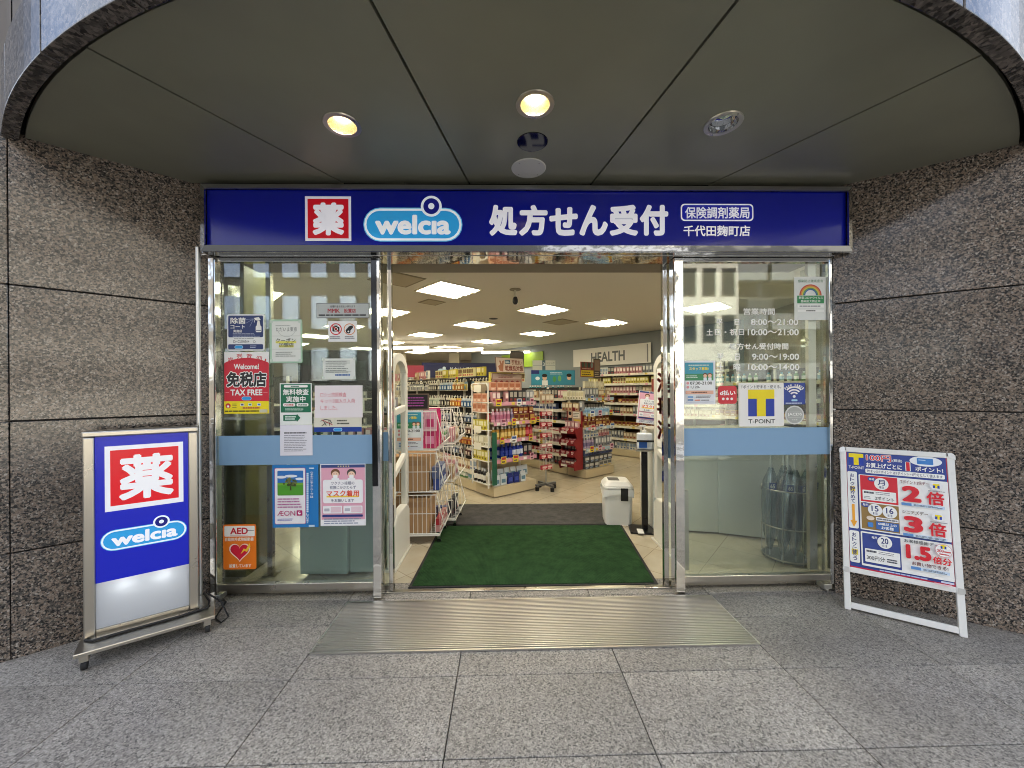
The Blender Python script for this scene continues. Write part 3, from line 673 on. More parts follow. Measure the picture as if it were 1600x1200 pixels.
p.vt('ウエルシアグループは', 486, 736, 490.6, 778, WHT, .012); p.dashes(480.6, 738, 483.6, 800, 22, '#dbe9f5', .8, 0); p.vt('しています', 480.3, 801, 484.2, 817, WHT, .01); p.r(484, 819.5, 493, 822.5, '#b9d3e8'); p.dashes(485, 729.5, 493, 732, 1, '#dbe9f5', .8)
def mask_poster(p, f):
    """pink and white mask request; f maps the photo box of the first copy"""
    F = lambda x, y: f(x, y)
    def r(x0, y0, x1, y1, c_, rad=0): a_, b_ = F(x0, y0), F(x1, y1); p.r(a_[0], a_[1], b_[0], b_[1], c_, rad*abs(b_[0]-a_[0])/max(abs(x1-x0), 1e-6))
    def t(s_, x0, y0, x1, y1, c_, b_=0): a_, d_ = F(x0, y0), F(x1, y1); p.t(s_, a_[0], a_[1], d_[0], d_[1], c_, b_)
    def c(x, y, q, c_, ry=None):
        a_, b_ = F(x, y), F(x+q, y+(ry or q)); p.c(a_[0], a_[1], abs(b_[0]-a_[0]), c_, abs(b_[1]-a_[1]), n=18)
    r(502.5, 725.5, 570, 812, '#e3a9bd'); r(502.5, 725.5, 570, 730.3, '#3a4a82'); 
    for i in range(5): c(529+i*4, 728, .9, '#e8d98a')
    for x, hair in ((524.5, '#7c5238'), (549.5, '#4f4a48')):
        c(x, 738.5, 7, hair, 6.5); c(x, 741, 5.4, '#f0cdb4', 5); r(x-3.4, 741.5, x+3.4, 747, '#f6f6f6', 1.5); c(x-2, 740, .6, '#3a2c26'); c(x+2, 740, .6, '#3a2c26'); r(x-6, 746.5, x+6, 750, '#eef1f4', 1.5)
    r(505.5, 749, 567, 786, '#f2f1f3', 3)
    t('ワクチン接種の', 518, 751.8, 554, 757.2, '#2e3a66', .005); t('有無にかかわらず', 516, 758.6, 556.5, 764, '#2e3a66', .005); r(511, 774.2, 561, 776.8, '#f2d54a'); t('マスク着用', 510.8, 765.6, 561.3, 775.8, '#df4a2e', .025); t('をお願いします', 518, 779.3, 553.5, 784.3, '#2e3a66', .005)
    for x0 in (505.5, 537): r(x0, 790, x0+29.5, 802, '#f2f1f3', 1.5); r(x0+12, 791.5, x0+28, 800.5, '#e7cdd6', 1); r(x0+2, 794, x0+10, 798.5, '#b9b9c4', .8)
    r(502.5, 812, 570, 821, '#efeff2'); r(504.5, 804, 567, 807.5, '#2c3d80', 1); a_, b_ = F(507, 809), F(565, 819); p.dashes(a_[0], a_[1], b_[0], b_[1], 3, '#8d93ab', .5)
o, p = facade_sheet('poster', (501, 724.5, 571, 822), FY, '#efeff2', 'pink and white mask request poster beside the blue tree poster', 'poster'); mask_poster(p, lambda x, y: (x, y))
o, p = facade_sheet('sticker', (349, 819, 400, 890), FY, '#ea7a1e', 'orange defibrillator sticker with a red heart and lightning bolt', 'sticker', rad=3)
p.r(351, 821.5, 398, 838, '#efece6', 1.5); p.t('AED', 360, 824, 387.5, 834.5, '#c3202e', .035); p.line(386, 828.6, 397, 828.6, .8, '#3a3030'); p.line(360, 836, 388, 836, .4, '#c3202e'); p.t('自動体外式除細動器', 352, 839.5, 396.5, 845.3, '#f5e9d8', .025)
hrt = [(374.5, 878)]+[(374.5+q*cos_, y_) for q, cos_, y_ in ()]
def heart(s_): 
    out = []
    for i in range(36):
        t_ = 2*pi*i/36; out.append((374.7+s_*16*sin(t_)**3, 861.5-s_*(13*cos(t_)-5*cos(2*t_)-2*cos(3*t_)-cos(4*t_))))
    return out
p.poly(heart(1.02), '#f4d9cf'); p.poly(heart(.9), '#d3213a'); p.poly([(376, 866), (381, 857), (384.5, 858.5), (390, 848.5), (391.5, 854), (386, 862.5), (382, 860.5)], '#f3c63a')
p.t('設置しています', 358.5, 881.3, 392.5, 887, '#f5e9d8', .02)
# right sidelight
o, p = facade_sheet('poster', (1241.5, 432.5, 1291, 500), FY, '#dfe3df', 'white poster with a rainbow over a green strip, top corner of the right glass', 'poster')
p.t('感染防止徹底宣言', 1247, 436.8, 1286, 441.3, '#5b8a66', .01)
for i, c_ in enumerate(('#c0453c', '#d98a3c', '#d6c24a', '#5d9a5a', '#3f6aa8')): p.ring(1266.3, 461.5, 17.2-i*1.8-1.8, 17.2-i*1.8, c_, pi, 2*pi, 24)
p.r(1245.5, 462, 1287, 474, '#2f8a52'); p.t('新型コロナウイルス', 1248, 463.3, 1285, 467.3, '#e6efe6', .015); p.t('感染拡大防止中', 1251, 468.6, 1281, 472.8, '#e6efe6', .015); p.r(1246, 476, 1286.5, 480.8, '#f2f4f0'); p.dashes(1249, 477, 1284, 480, 1, GRY, .6); p.r(1246, 484, 1286.5, 487.5, '#f2f4f0'); p.dashes(1259, 484.5, 1278, 487, 1, '#555', .7) if False else p.dashes(1259, 484.5, 1278, 487, 1, '#555555', .7)
a0_ = atY(1102, 580, FY); 
oh = empty('opening_hours', (a0_[0], FY+.003, a0_[1]), 0, 'white opening hours lettering stuck straight on the right glass', 'lettering')
p = Print(lambda x, y: (atY(x, y, FY)[0]-a0_[0], atY(x, y, FY)[1]-a0_[1]), .5)
HW = '#f2f2ee'
for s_, *bx in (('営業時間', 1162, 481.5, 1211, 491.7), ('平', 1119, 498, 1129.3, 508), ('日', 1148, 498.3, 1155.5, 508), ('8:00～21:00', 1173.5, 498.3, 1247.5, 508), ('土', 1104, 514, 1114, 524), ('日・祝日', 1117, 513.7, 1163, 524), ('10:00～21:00', 1168.5, 514, 1248.3, 524), ('処方せん受付時間', 1139.5, 536, 1232, 546.2), ('平', 1120, 552.3, 1131, 562.5), ('日', 1148.5, 552.5, 1156, 562.5), ('9:00～19:00', 1175, 552.5, 1248.7, 562.3), ('土', 1120, 568.5, 1131, 579), ('曜', 1146, 568.5, 1157, 579), ('10:00～14:00', 1168.5, 568.8, 1249, 578.4)): p.t(s_, *bx, HW, .022); p.done(oh)
def staff_poster(p, f):
    def r(x0, y0, x1, y1, c_, rad=0): a_, b_ = f(x0, y0), f(x1, y1); p.r(a_[0], a_[1], b_[0], b_[1], c_, rad)
    def t(s_, x0, y0, x1, y1, c_, b_=0): a_, d_ = f(x0, y0), f(x1, y1); p.t(s_, a_[0], a_[1], d_[0], d_[1], c_, b_)
    def c(x, y, q, c_, ry=None):
        a_, b_ = f(x, y), f(x+q, y+(ry or q)); p.c(a_[0], a_[1], abs(b_[0]-a_[0]), c_, abs(b_[1]-a_[1]), n=16)
    def ds(x0, y0, x1, y1, n, c_, q=.5): a_, b_ = f(x0, y0), f(x1, y1); p.dashes(a_[0], a_[1], b_[0], b_[1], n, c_, q)
    r(1070.5, 566.5, 1114.5, 584, '#3f9db5'); r(1070.5, 584, 1114.5, 594.5, '#3f8f5f'); t('スタッフ募集!', 1077, 573.5, 1107, 578.5, '#f0dc55', .03); ds(1076, 569, 1108, 572, 1, '#c9dfd0'); ds(1072.5, 586, 1093, 591, 2, '#cfe6d6')
    for x_, h_ in ((1101.5, '#5b3d2c'), (1108.7, '#8a4a34')): c(x_, 586.3, 3.6, h_); c(x_, 587.3, 2.8, '#f0c9a8'); r(x_-2.6, 590, x_+2.6, 594.5, '#e8eef4')
    r(1071, 595.5, 1114, 610, '#eef1f2'); c(1074.5, 598.7, 2.2, '#e2a0a4'); c(1074.5, 605, 2.2, '#e2a0a4'); t('07:30-21:00', 1078, 596.3, 1112, 601, '#2a2a2e', .02); t('1,120-', 1079, 602.8, 1093, 607.3, '#2a2a2e', .02)
    r(1071, 610.5, 1114, 616, '#e7b49e'); ds(1080, 612, 1105, 614.5, 1, '#7d5545', .8); ds(1087, 618, 1110, 622, 2, '#777780'); r(1074, 619, 1082.5, 622, '#7fa9d6', 1); r(1074, 623.5, 1082.5, 626.5, '#7f9cc0'); r(1085, 624.5, 1093, 626.3, '#d98a70'); ds(1095, 624, 1111, 627, 1, '#888890'); r(1071, 628, 1114, 628.6, '#8aa0c8')
o, p = facade_sheet('poster', (1067.5, 563.5, 1117.5, 632), FY, '#e6e9ee', 'blue and green staff wanted poster low on the right glass', 'poster', rad=1); staff_poster(p, lambda x, y: (x, y))
o, p = facade_sheet('sticker', (1122.5, 603, 1151, 631), FY, '#cf1f33', 'red rounded payment sticker left of the big yellow and blue sign', 'sticker', rad=4)
p.t('d払い', 1124.8, 609.5, 1149, 617.8, '#f6eeee', .035)
for i in range(3): p.c(1130+i*6.5, 623.3, 2.1, '#f6eeee', n=14)
def tlogo(p, x0, y0, x1, y1):
    w_, h_ = x1-x0, y1-y0; p.r(x0, y0, x1, y1, '#1d3ba0'); p.r(x0, y0, x1, y0+h_*.345, '#efd916'); p.r(x0+w_*.33, y0+h_*.34, x0+w_*.67, y1, '#efd916')
o, p = facade_sheet('point_sign', (1155.5, 598, 1224.5, 666.5), FY-.012, '#ecebe8', 'square white point card sign with a big yellow and blue T', 'sign', thick=.013, rad=2)
p.t('Tポイント貯まる・使える。', 1158, 601.3, 1220.5, 607, INK, .005); tlogo(p, 1169, 608.5, 1209.7, 650.6); p.t('T-POINT', 1169, 655, 1210.6, 661.8, INK, .01)
o, p = facade_sheet('sticker', (1223.5, 598, 1258, 632), FY, '#223f94', 'blue free wireless sticker with white signal arcs', 'sticker')
for r_ in (6, 10.3, 14.6): p.ring(1240.7, 620.5, r_, r_+2.3, WHT, R(225), R(315), 14)
p.c(1240.7, 619.5, 2.3, WHT, n=12)
for i, ch in enumerate('FREE Wi-Fi'):
    a_ = R(228+i*9.3); 
    if ch != ' ': p.t(ch, 1240.7+20*cos(a_)-1.2, 621+19*sin(a_)-2, 1240.7+20*cos(a_)+1.2, 621+19*sin(a_)+2, WHT, .02, rot=a_+pi/2)
p.r(1236, 624, 1245.5, 627, '#a9d4ee', 1.3); p.dashes(1227, 629, 1255, 631, 1, '#c7d2ea', .8)
o, p = facade_sheet('sticker', (1226.8, 633.8, 1256.4, 663.2), FY, '#d5d7d4', 'round grey and white association sticker under the wireless sticker', 'sticker', rad=14.6)
p.c(1241.6, 648.5, 12.8, '#a7aaa6'); p.t('JACDS', 1230.5, 645, 1252.7, 650.6, '#eef0ec', .02); p.line(1231.5, 652, 1252, 652, .4, '#e4e6e2'); p.line(1231.5, 643.6, 1252, 643.6, .4, '#e4e6e2')
for i in range(3): p.c(1238.6+3*i, 656, .8, '#eef0ec', n=8)
flush()

# ================================================================== STANDS OUTSIDE
# lit stand sign on castors
rt = empty('stand_sign', (-2.16, 2.405, 0), R(36.3), 'lit steel stand sign on castors with blue face and red square', 'stand sign')
B().prism([(-.3, -.17, .082), (-.3, .17, .082), (-.3, .17, .112), (-.3, -.06, .118), (-.3, -.17, .104)], (.6, 0, 0), STEEL).build('base', rt, bevel=.004)
for sx in (-.262, .262):
    for sy in (-.138, .135):
        c_ = B().box(-.018, .018, -.02, .02, .048, .082, STEEL).build('castor', rt, (sx, sy, 0))
        b = B(); b.prism([(-.012, .026*cos(i*pi/8), .026+.026*sin(i*pi/8)) for i in range(16)], (.024, 0, 0), RUBBER); b.build('wheel', c_, bevel=.002)
bh0, bh1 = .112, 1.285
for sx in (-1, 1): B().box(*sorted((sx*.25, sx*.203)), -.055, .07, bh0, bh1-.035, STEEL).build('side_post', rt, bevel=.006)
B().box(-.254, .254, -.06, .075, bh1-.034, bh1, STEEL).build('top_cap', rt, bevel=.008)
B().box(-.202, .202, -.05, .065, bh0, bh0+.045, STEEL).build('bottom_rail', rt, bevel=.002)
f0, f1 = bh0+.046, bh1-.035
fm, ft, fb_ = new_mat('backlit_acrylic')
fb_.inputs['Base Color'].default_value = lin('#dcdee2'); fb_.inputs['Roughness'].default_value = .25
tl_ = ft.nodes.new('ShaderNodeBsdfTranslucent'); tl_.inputs[0].default_value = lin('#e8ecf0'); ms_ = ft.nodes.new('ShaderNodeMixShader'); ms_.inputs[0].default_value = .4
ft.links.new(fb_.outputs[0], ms_.inputs[1]); ft.links.new(tl_.outputs[0], ms_.inputs[2]); ft.links.new(ms_.outputs[0], ft.nodes['Material Output'].inputs[0])
fp = B().box(-.203, .203, -.042, -.038, f0, f1, fm).build('lit_panel', rt)
B().box(-.203, .203, .046, .05, f0, f1, paint('#dcdcd8', .5)).build('back_panel', rt)
for lx in (-.085, .085):
    ld = bpy.data.lights.new('tube_lamp', 'POINT'); ld.energy = .1; ld.shadow_soft_size = .02; ld.color = (1, .98, .94)
    lo = bpy.data.objects.new('tube_lamp', ld); COL.objects.link(lo); lo.parent = rt; lo.location = (lx, .012, f0+.225)
p = Print(lambda x, y: (-.203+.406*x, f1-(f1-f0)*y), .25, .06); p._b = p._y; p._y = lambda: p._b()-.0425
p.r(0, 0, 1, .762, '#1420b4'); p.r(.095, .052, .94, .397, '#ecedf2'); p.r(.15, .075, .885, .37, '#dc1624'); p.t('薬', .235, .105, .83, .35, '#f0f0f4', .035)
class Sub(Print): pass
# capsule logo in face units: x is .406 m wide, y 1.13 m tall, so map to square units first
sc = (f1-f0)/.406
q = Print(lambda x, y: (-.203+.406*x, f1-.406*y), .25, .06); q.k = p.k; q._b = q._y; q._y = lambda: q._b()-.0425
q.logo(.055, .5*sc, .97, .605*sc)
p.done(fp); q.done(fp)
for o in rt.children:
    if o.name.split('.')[0] in ('side_post', 'top_cap', 'bottom_rail', 'lit_panel', 'back_panel', 'tube_lamp'): o.location.x -= .032
b = B(); pts = [(.24, .06, .17), (.27, -.0, .13), (.265, -.07, .122), (.1, -.085, .1215), (-.1, -.083, .1215), (-.24, -.09, .1215), (-.275, -.06, .122), (-.262, -.01, .128)]
b.tube(pts, .006, RUBBER, 6); b.build('power_cord', rt, smooth=True)
b = B(); b.tube([(.26, .06, .16), (.33, .02, .1), (.37, -.04, .01), (.33, -.09, .008), (.3, 0, .008), (.36, .2, .008), (.33, .3, .01)], .005, RUBBER, 6); b.build('power_cord', rt, smooth=True)
o = B().lathe([(0, 0), (.04, 0), (.045, .02), (.045, .09), (.035, .11), (0, .11)], CREAM, 20, caps=False).build('wall_socket_cover', None, (-2.2, 2.66, .42), smooth=True)
tag(o, 'round white cover on the wall behind the lit stand sign', 'socket cover')
# poster board (A-frame)
TH = R(10.5)
pb = empty('poster_board', (2.31, 2.565, 0), R(-35.9), 'white framed A-board with a point days poster', 'A-board')
PW = .56; s0, s1 = .245, 1.095; WF = paint('#e4e4e1', .3)
def lean(o): o.rotation_euler = (-TH, 0, 0); return o
fwid = .034
for x0 in (0, PW-fwid): lean(B().box(x0, x0+fwid, -.008, .018, .0, s1-.02, WF).build('side_rail', pb, bevel=.004))
lean(B().box(fwid, PW-fwid, -.008, .018, s1-.034, s1, WF).build('top_rail', pb, bevel=.004)); lean(B().box(fwid, PW-fwid, -.008, .018, s0, s0+.034, WF).build('poster_rail', pb, bevel=.004)); lean(B().box(fwid, PW-fwid, -.006, .016, .012, .05, WF).build('foot_rail', pb, bevel=.004))
for x0 in (0, PW):
    for z0 in (s1-.012, s0+.012):
        d = 1 if x0 == 0 else -1
        lean(B().prism([(x0-d*.003+d*a_, -.011, z0+b_) for a_, b_ in ([(0, -.03), (.03, -.022), (.034, .008), (.022, .014), (.008, .008), (0, -.004)] if z0 > .6 else [(0, .02), (.03, .02), (.034, -.016), (.012, -.016), (0, -.006)])], (0, .032, 0), ALU).build('corner_cap', pb))
yt = s1*sin(TH); zt = s1*cos(TH)
for x0 in (0, PW-.03): B().prism([(x0, yt+.02, zt-.06), (x0, yt+.045, zt-.06), (x0, yt+.275, 0), (x0, yt+.25, 0)], (.03, 0, 0), WF).build('back_leg', pb)
B().box(.03, PW-.03, yt+.235, yt+.255, .04, .075, WF).build('back_rail', pb)
B().prism([(.03, yt+.018, zt-.07), (.03, yt+.03, zt-.07), (.03, yt+.165, .28), (.03, yt+.153, .28)], (PW-.06, 0, 0), paint('#cfd0cf', .6)).build('back_sheet', pb)
bw, bh = PW-2*fwid+.006, s1-s0-.068+.006
ps = lean(B().box(fwid-.003, PW-fwid+.003, .0, .006, s0+.031, s1-.031, paint('#e6e7ea', .2)).build('poster', pb))
p = Print(lambda x, y: (fwid-.003+bw*x, s1-.031-bh*y), .22)
NV = '#33458f'
p.r(0, 0, 1, 1, '#c02a44'); p.r(.012, 0, .985, .985, NV); p.r(.08, .962, .97, .985, '#a9b3d6') if False else None
ta = bw/bh
tlogo(p, .035, .014, .19, .115); p.t('T-POINT', .03, .125, .195, .15, WHT, .015)
p.t('100円', .22, .014, .47, .07, '#d3202f', .015, WHT, .045); p.t('(税抜)', .485, .04, .58, .068, WHT, .02); p.t('お買上げごとに', .215, .085, .575, .13, WHT, .03); p.t('1', .615, .058, .65, .132, '#d3202f', .01, WHT, .03); p.t('ポイント!', .7, .088, .955, .128, WHT, .03)
p.c(.8, .042, .15, '#e8edf2', .042); p.r(.72, .018, .87, .068, '#3f7fc4', .008); p.r(.735, .03, .8, .036, '#bcd8ee')
p.r(.205, .14, .965, .178, WHT, .015); p.t('貯まったTポイントは1ポイント=1円分として使えます', .225, .146, .945, .172, '#37406a', .012)
p.r(.012, .175, .115, .665, WHT, .02); p.vt('おトクに貯めて', .04, .19, .085, .45, '#2d3470', .02); p.r(.036, .305, .09, .345, '#f0dc3a'); p.t('貯', .036, .305, .09, .345, '#2d3470', .03)
p.poly([(.05, .46), (.078, .46), (.078, .6), (.1, .6), (.064, .655), (.028, .6), (.05, .6)], '#eca52e')
p.r(.012, .685, .115, .95, WHT, .02); p.vt('おトクに使う', .04, .7, .085, .935, '#2d3470', .02); p.r(.032, .84, .095, .885, '#f0dc3a'); p.t('使', .036, .842, .09, .882, '#2d3470', .03)
p.r(.13, .195, .985, .665, WHT, .012); p.r(.13, .68, .985, .962, WHT, .012)
p.r(.145, .2, .52, .425, '#d22634'); p.r(.145, .435, .52, .655, '#94763f'); p.r(.145, .692, .52, .945, NV)
def day(cx_, cy_, txt, sub, rx=.072, ry=.05): p.c(cx_, cy_, rx, WHT, ry); p.t(txt, cx_-rx*.5, cy_-ry*.68, cx_+rx*.5, cy_+ry*.25, '#2d3470', .02); p.t(sub, cx_-rx*.3, cy_+ry*.4, cx_+rx*.3, cy_+ry*.78, '#2d3470', .01)
p.c(.265, .228, .042, NV, .02); p.t('毎週', .238, .218, .292, .238, WHT, .02); day(.36, .262, '月', '曜日'); p.r(.165, .325, .5, .41, WHT, .008); p.dashes(.18, .335, .28, .355, 1, '#4a4a55', .8, 0); p.dashes(.3, .33, .48, .358, 2, '#777780'); p.dashes(.18, .375, .26, .4, 2, '#777780'); p.t('2ポイント', .29, .37, .48, .402, INK, .015)
p.c(.19, .452, .042, NV, .02); p.t('毎月', .162, .442, .218, .462, WHT, .02); day(.285, .487, '15', '日'); day(.43, .492, '16', '日'); p.t('60歳以上の', .3, .592, .5, .615, WHT, .02) if False else None
p.c(.235, .56, .04, '#e6d6c2', .018); p.r(.205, .595, .26, .635, '#3f7fc4', .01); p.r(.29, .545, .51, .572, WHT, .004); p.dashes(.3, .55, .5, .567, 1, '#777780', .7, 0); p.r(.29, .58, .51, .645, '#3a64a8'); p.t('60歳以上の', .31, .585, .49, .608, WHT, .025); p.t('お客様', .34, .614, .46, .64, WHT, .025)
p.c(.265, .718, .042, NV, .02); p.t('毎月', .238, .708, .292, .728, WHT, .02); day(.365, .745, '20', '日'); p.r(.165, .815, .505, .925, WHT, .008); p.dashes(.18, .825, .28, .845, 1, '#4a4a55', .8, 0); p.dashes(.3, .822, .48, .85, 2, '#777780'); p.t('300円分', .18, .868, .36, .905, INK, .012); p.dashes(.38, .87, .49, .905, 2, '#4a4a55', .6)
for y_, hd_, n_, hw in ((.2, 'Tポイント2倍デー', '2', .265), (.445, 'シニアズデー', '3', .24)):
    p.t(hd_, .545, y_+.01, .545+hw, y_+.04, '#7a3030' if n_ == '2' else '#55402a', .012); p.t(n_, .555, y_+.055, .735, y_+.185, '#d3202f', .055); p.t('倍', .78, y_+.085, .94, y_+.19, '#d3202f', .03)
    p.r(.545, y_+.196, .94, y_+.218, '#c9dcf0'); p.r(.545, y_+.196, .64, y_+.218, '#5f8fc8'); p.dashes(.66, y_+.2, .93, y_+.215, 2, '#55606e', .6); p.c(.875, y_+.035, .06, '#e9e9ec', .036); tlogo(p, .845, y_+.02, .905, y_+.055); p.dashes(.8, y_+.075, .95, y_+.083, 1, GRY, .8, 0)
p.t('お客様感謝デー', .55, .688, .86, .715, INK, .012); p.t('1.5', .56, .728, .79, .84, '#d3202f', .055); p.t('倍分', .8, .79, .965, .845, '#d3202f', .03); p.t('お買い物できる!', .61, .855, .93, .885, '#6a2d2d', .02); p.r(.6, .895, .94, .917, '#c9dcf0'); p.r(.6, .895, .69, .917, '#5f8fc8'); p.dashes(.71, .899, .93, .914, 2, '#55606e', .6)
p.c(.9, .735, .075, '#d58a92', .05); p.c(.9, .735, .071, WHT, .047); tlogo(p, .875, .692, .925, .722); p.t('200', .84, .728, .9, .75, '#d3202f', .02); p.dashes(.905, .735, .96, .75, 1, '#d3202f', .6, 0); p.dashes(.86, .757, .945, .77, 1, '#d3202f', .6, 0)
p.dashes(.3, .967, .8, .98, 1, '#b9c2e2', .7); p.r(.86, .966, .97, .98, '#c9cfe6'); p.r(.8, .987, .95, .998, '#e9c2c8')
p.done(ps)

# ================================================================== INSIDE THE SHOP
CZ = 2.82
def tiles():
    m, t, b = new_mat('shop_floor_tile'); N = t.nodes.new; L = t.links.new
    g = N('ShaderNodeNewGeometry'); mp = N('ShaderNodeMapping'); mp.inputs['Rotation'].default_value = (0, 0, R(42)); L(g.outputs['Position'], mp.inputs['Vector'])
    br = N('ShaderNodeTexBrick'); br.offset = 0; br.inputs['Scale'].default_value = 1; br.inputs['Brick Width'].default_value = .45; br.inputs['Row Height'].default_value = .45; br.inputs['Mortar Size'].default_value = .0025
    br.inputs['Color1'].default_value = lin('#c4b9a3'); br.inputs['Color2'].default_value = lin('#bdb29b'); br.inputs['Mortar'].default_value = lin('#8b7d64'); L(mp.outputs[0], br.inputs['Vector'])
    n = N('ShaderNodeTexNoise'); n.inputs['Scale'].default_value = 7; n.inputs['Detail'].default_value = 6; L(g.outputs['Position'], n.inputs['Vector'])
    mx = N('ShaderNodeMix'); mx.data_type = 'RGBA'; mx.blend_type = 'MULTIPLY'; mx.inputs[0].default_value = .35; r = ramp(t, [(.3, '#d8d0c0'), (.7, '#ffffff')]); L(n.outputs['Fac'], r.inputs[0]); L(br.outputs[0], mx.inputs[6]); L(r.outputs[0], mx.inputs[7]); L(mx.outputs[2], b.inputs['Base Color'])
    mr = N('ShaderNodeMapRange'); mr.inputs['To Min'].default_value = .07; mr.inputs['To Max'].default_value = .2; L(n.outputs['Fac'], mr.inputs['Value']); L(mr.outputs[0], b.inputs['Roughness'])
    return m
tag(B().box(-8, 8, 3.02, 17.5, -.05, .0, tiles()).build('floor'), kind='structure')
WALLP = paint('#a79d8a', .6); CEIL = paint('#ded9cf', .7)
tag(B().box(-8, 8, 2.93, 17.5, CZ, CZ+.1, CEIL).build('ceiling'), kind='structure')
def wall(x0, y0, x1, y1, label, m, h=CZ-.002, z0=.001):
    L_ = sqrt((x1-x0)**2+(y1-y0)**2)
    return tag(B().box(0, L_, 0, .12, z0, h, m).build('shop_wall', None, (x0, y0, 0), atan2(y1-y0, x1-x0)), label, 'wall')
GRN = paint('#7d9a1f', .5)
wall(-7.9, 16.6, 4, 16.6, 'far back wall of the shop', WALLP)
wall(-7.8, 3.1, -7.79, 16.5, 'left side wall inside the shop', WALLP)
wall(-7.9, 3.0, -2.4, 3.0, 'inner wall left of the glazed front', paint('#8a8272', .6))
HA = R(-42)
# wall that carries the big health sign: from back-left to front-right
hx0, hy0 = atZ(833, 540, CZ); hx1, hy1 = atZ(1035, 515, CZ)
dx_, dy_ = hx1-hx0, hy1-hy0; hl = sqrt(dx_*dx_+dy_*dy_); dx_, dy_ = dx_/hl, dy_/hl
wall(hx0-dx_*3, hy0-dy_*3, hx1+dx_*1.6, hy1+dy_*1.6, 'grey diagonal wall behind the health sign', paint('#8d9396', .6))
ex, ey = hx1+dx_*1.6, hy1+dy_*1.6
wall(ex, ey, 4.3, 3.05, 'right side wall inside the shop', paint('#a39a8a', .6))
wall(2.62, 3.0, 4.35, 3.0, 'inner wall right of the glazed front', paint('#8a8272', .6))
tag(B().box(-.12, .12, -.16, .16, .001, CZ-.002, paint('#65622f', .5)).build('column', None, (-2.22, 3.32, 0), bevel=.004), 'olive yellow column just inside the left glass', 'column')
tag(B().box(-.1, .1, -.1, .1, .001, CZ-.002, paint('#8d845f', .5)).build('column', None, (-3.3, 4.6, 0), bevel=.004), 'dull green column behind the olive yellow one', 'column')
for k in range(4): tag(B().box(-.18, .18, -.18, .18, .001, CZ-.002, paint('#b4ab98', .6)).build('column', None, (-3.6+k*1.9, 13.4, 0), bevel=.004), 'square beige column far back in the shop', 'column', 'columns far back in the shop')
# ceiling lights on the diagonal grid
LM = paint('#fff9e8', .5, emit=2.9, name='light_panel'); LT = paint('#fff8dc', .5, emit=4, name='light_tube'); LS = paint('#f6ebc4', .5, emit=2, name='light_louvre')
b = B()
for q in ((-.32, .32, -.32, -.3), (-.32, .32, .3, .32), (-.32, -.3, -.3, .3), (.3, .32, -.3, .3)): b.box(*q, -.012, -.001, paint('#d9d2bd', .5))
fr_m = b.mesh('frame'); pan_m = B().box(-.299, .299, -.299, .299, -.006, -.003, LM).mesh('diffuser')
b = B()
for i in range(3): y0 = -.2+.2*i; b.prism([(-.29, y0-.05, -.007), (-.29, y0+.05, -.007), (-.29, y0, -.03)], (.58, 0, 0), LS)
lv_m = b.mesh('louvre'); b = B()
for i in range(2): b.tube([(-.27, -.1+.2*i, -.02), (.27, -.1+.2*i, -.02)], .013, LT, 8)
tb_m = b.mesh('tube')
ORD = ['first', 'second', 'third', 'fourth', 'fifth', 'sixth', 'seventh', 'eighth', 'ninth', 'tenth']+[f'{n}th' for n in range(11, 21)]+['21st', '22nd', '23rd']+[f'{n}th' for n in range(24, 31)]+['31st', '32nd', '33rd']+[f'{n}th' for n in range(34, 60)]
ax, ay = -sin(R(42)), cos(R(42)); bx, by = cos(R(42)), sin(R(42)); n_ = 0
L1 = atZ(700, 453, CZ)
for i in range(-3, 6):
    for j in range(-3, 5):
        x = L1[0]+1.85*(i*bx+j*ax); y = L1[1]+1.85*(i*by+j*ay)
        hd_ = (x-hx0)*(-dy_)+(y-hy0)*dx_
        if not (-7.2 < x < 5 and 3.35 < y < 15.8) or hd_ > -.5: continue
        if (i, j) == (1, -1): continue
        t_ = empty('ceiling_light', (x, y, CZ), R(42), f'square shop ceiling light, {ORD[i+3]} along its line in the {ORD[j+3]} diagonal row', 'ceiling light', 'square ceiling lights inside the shop'); n_ += 1
        for nm, me in (('frame', fr_m), ('diffuser', pan_m), ('louvre', lv_m), ('tube', tb_m)): inst(nm, me, (0, 0, 0), 0, t_)
# a long light strip at the back, small ceiling fittings
for u_, v_, L_ in ((700, 549, 1.5), (790, 552, 1.1), (635, 545, .9)):
    x, y = atZ(u_, v_, 2.6); tag(B().box(-L_/2*1.3, L_/2*1.3, -.06, .06, 0, .05, LM).box(-L_/2*1.3-.02, L_/2*1.3+.02, -.07, .07, .05, .09, CREAM).build('strip_light', None, (x, y, 2.6), R(-8)), {700: 'longest hanging strip light at the back of the shop', 790: 'hanging strip light at the back, right of the longest one', 635: 'shortest hanging strip light at the back, on the left'}[u_], 'strip light', 'strip lights at the back of the shop')
dx0, dy0 = atZ(805, 452, CZ)
t_ = empty('ceiling_camera', (dx0, dy0, CZ), 0, 'black security camera hanging from the ceiling ahead of the doorway', 'camera')
B().lathe([(0, -.012), (.07, -.01), (.075, -.001)], paint('#8f8672', .5), 24, caps=False).build('base', t_, smooth=True); B().lathe([(.012, -.1), (.012, -.01)], paint('#c9c2b0', .4), 10).build('stem', t_)
B().lathe([(0, -.2), (.022, -.195), (.036, -.17), (.034, -.13), (.022, -.1), (0, -.095)], BLACK, 16, caps=False).build('body', t_, smooth=True)
for u_, v_, s_ in ((771, 498, .08), (765, 538, .06)):
    x, y = atZ(u_, v_, CZ); tag(B().lathe([(0, -.004), (s_, -.003), (s_+.004, -.0005)], paint('#1a1815', .5), 24, caps=False).build('ceiling_speaker', None, (x, y, CZ), smooth=True), {771: 'nearer', 765: 'farther'}[u_]+' round dark speaker in the shop ceiling', 'speaker', 'round ceiling speakers')
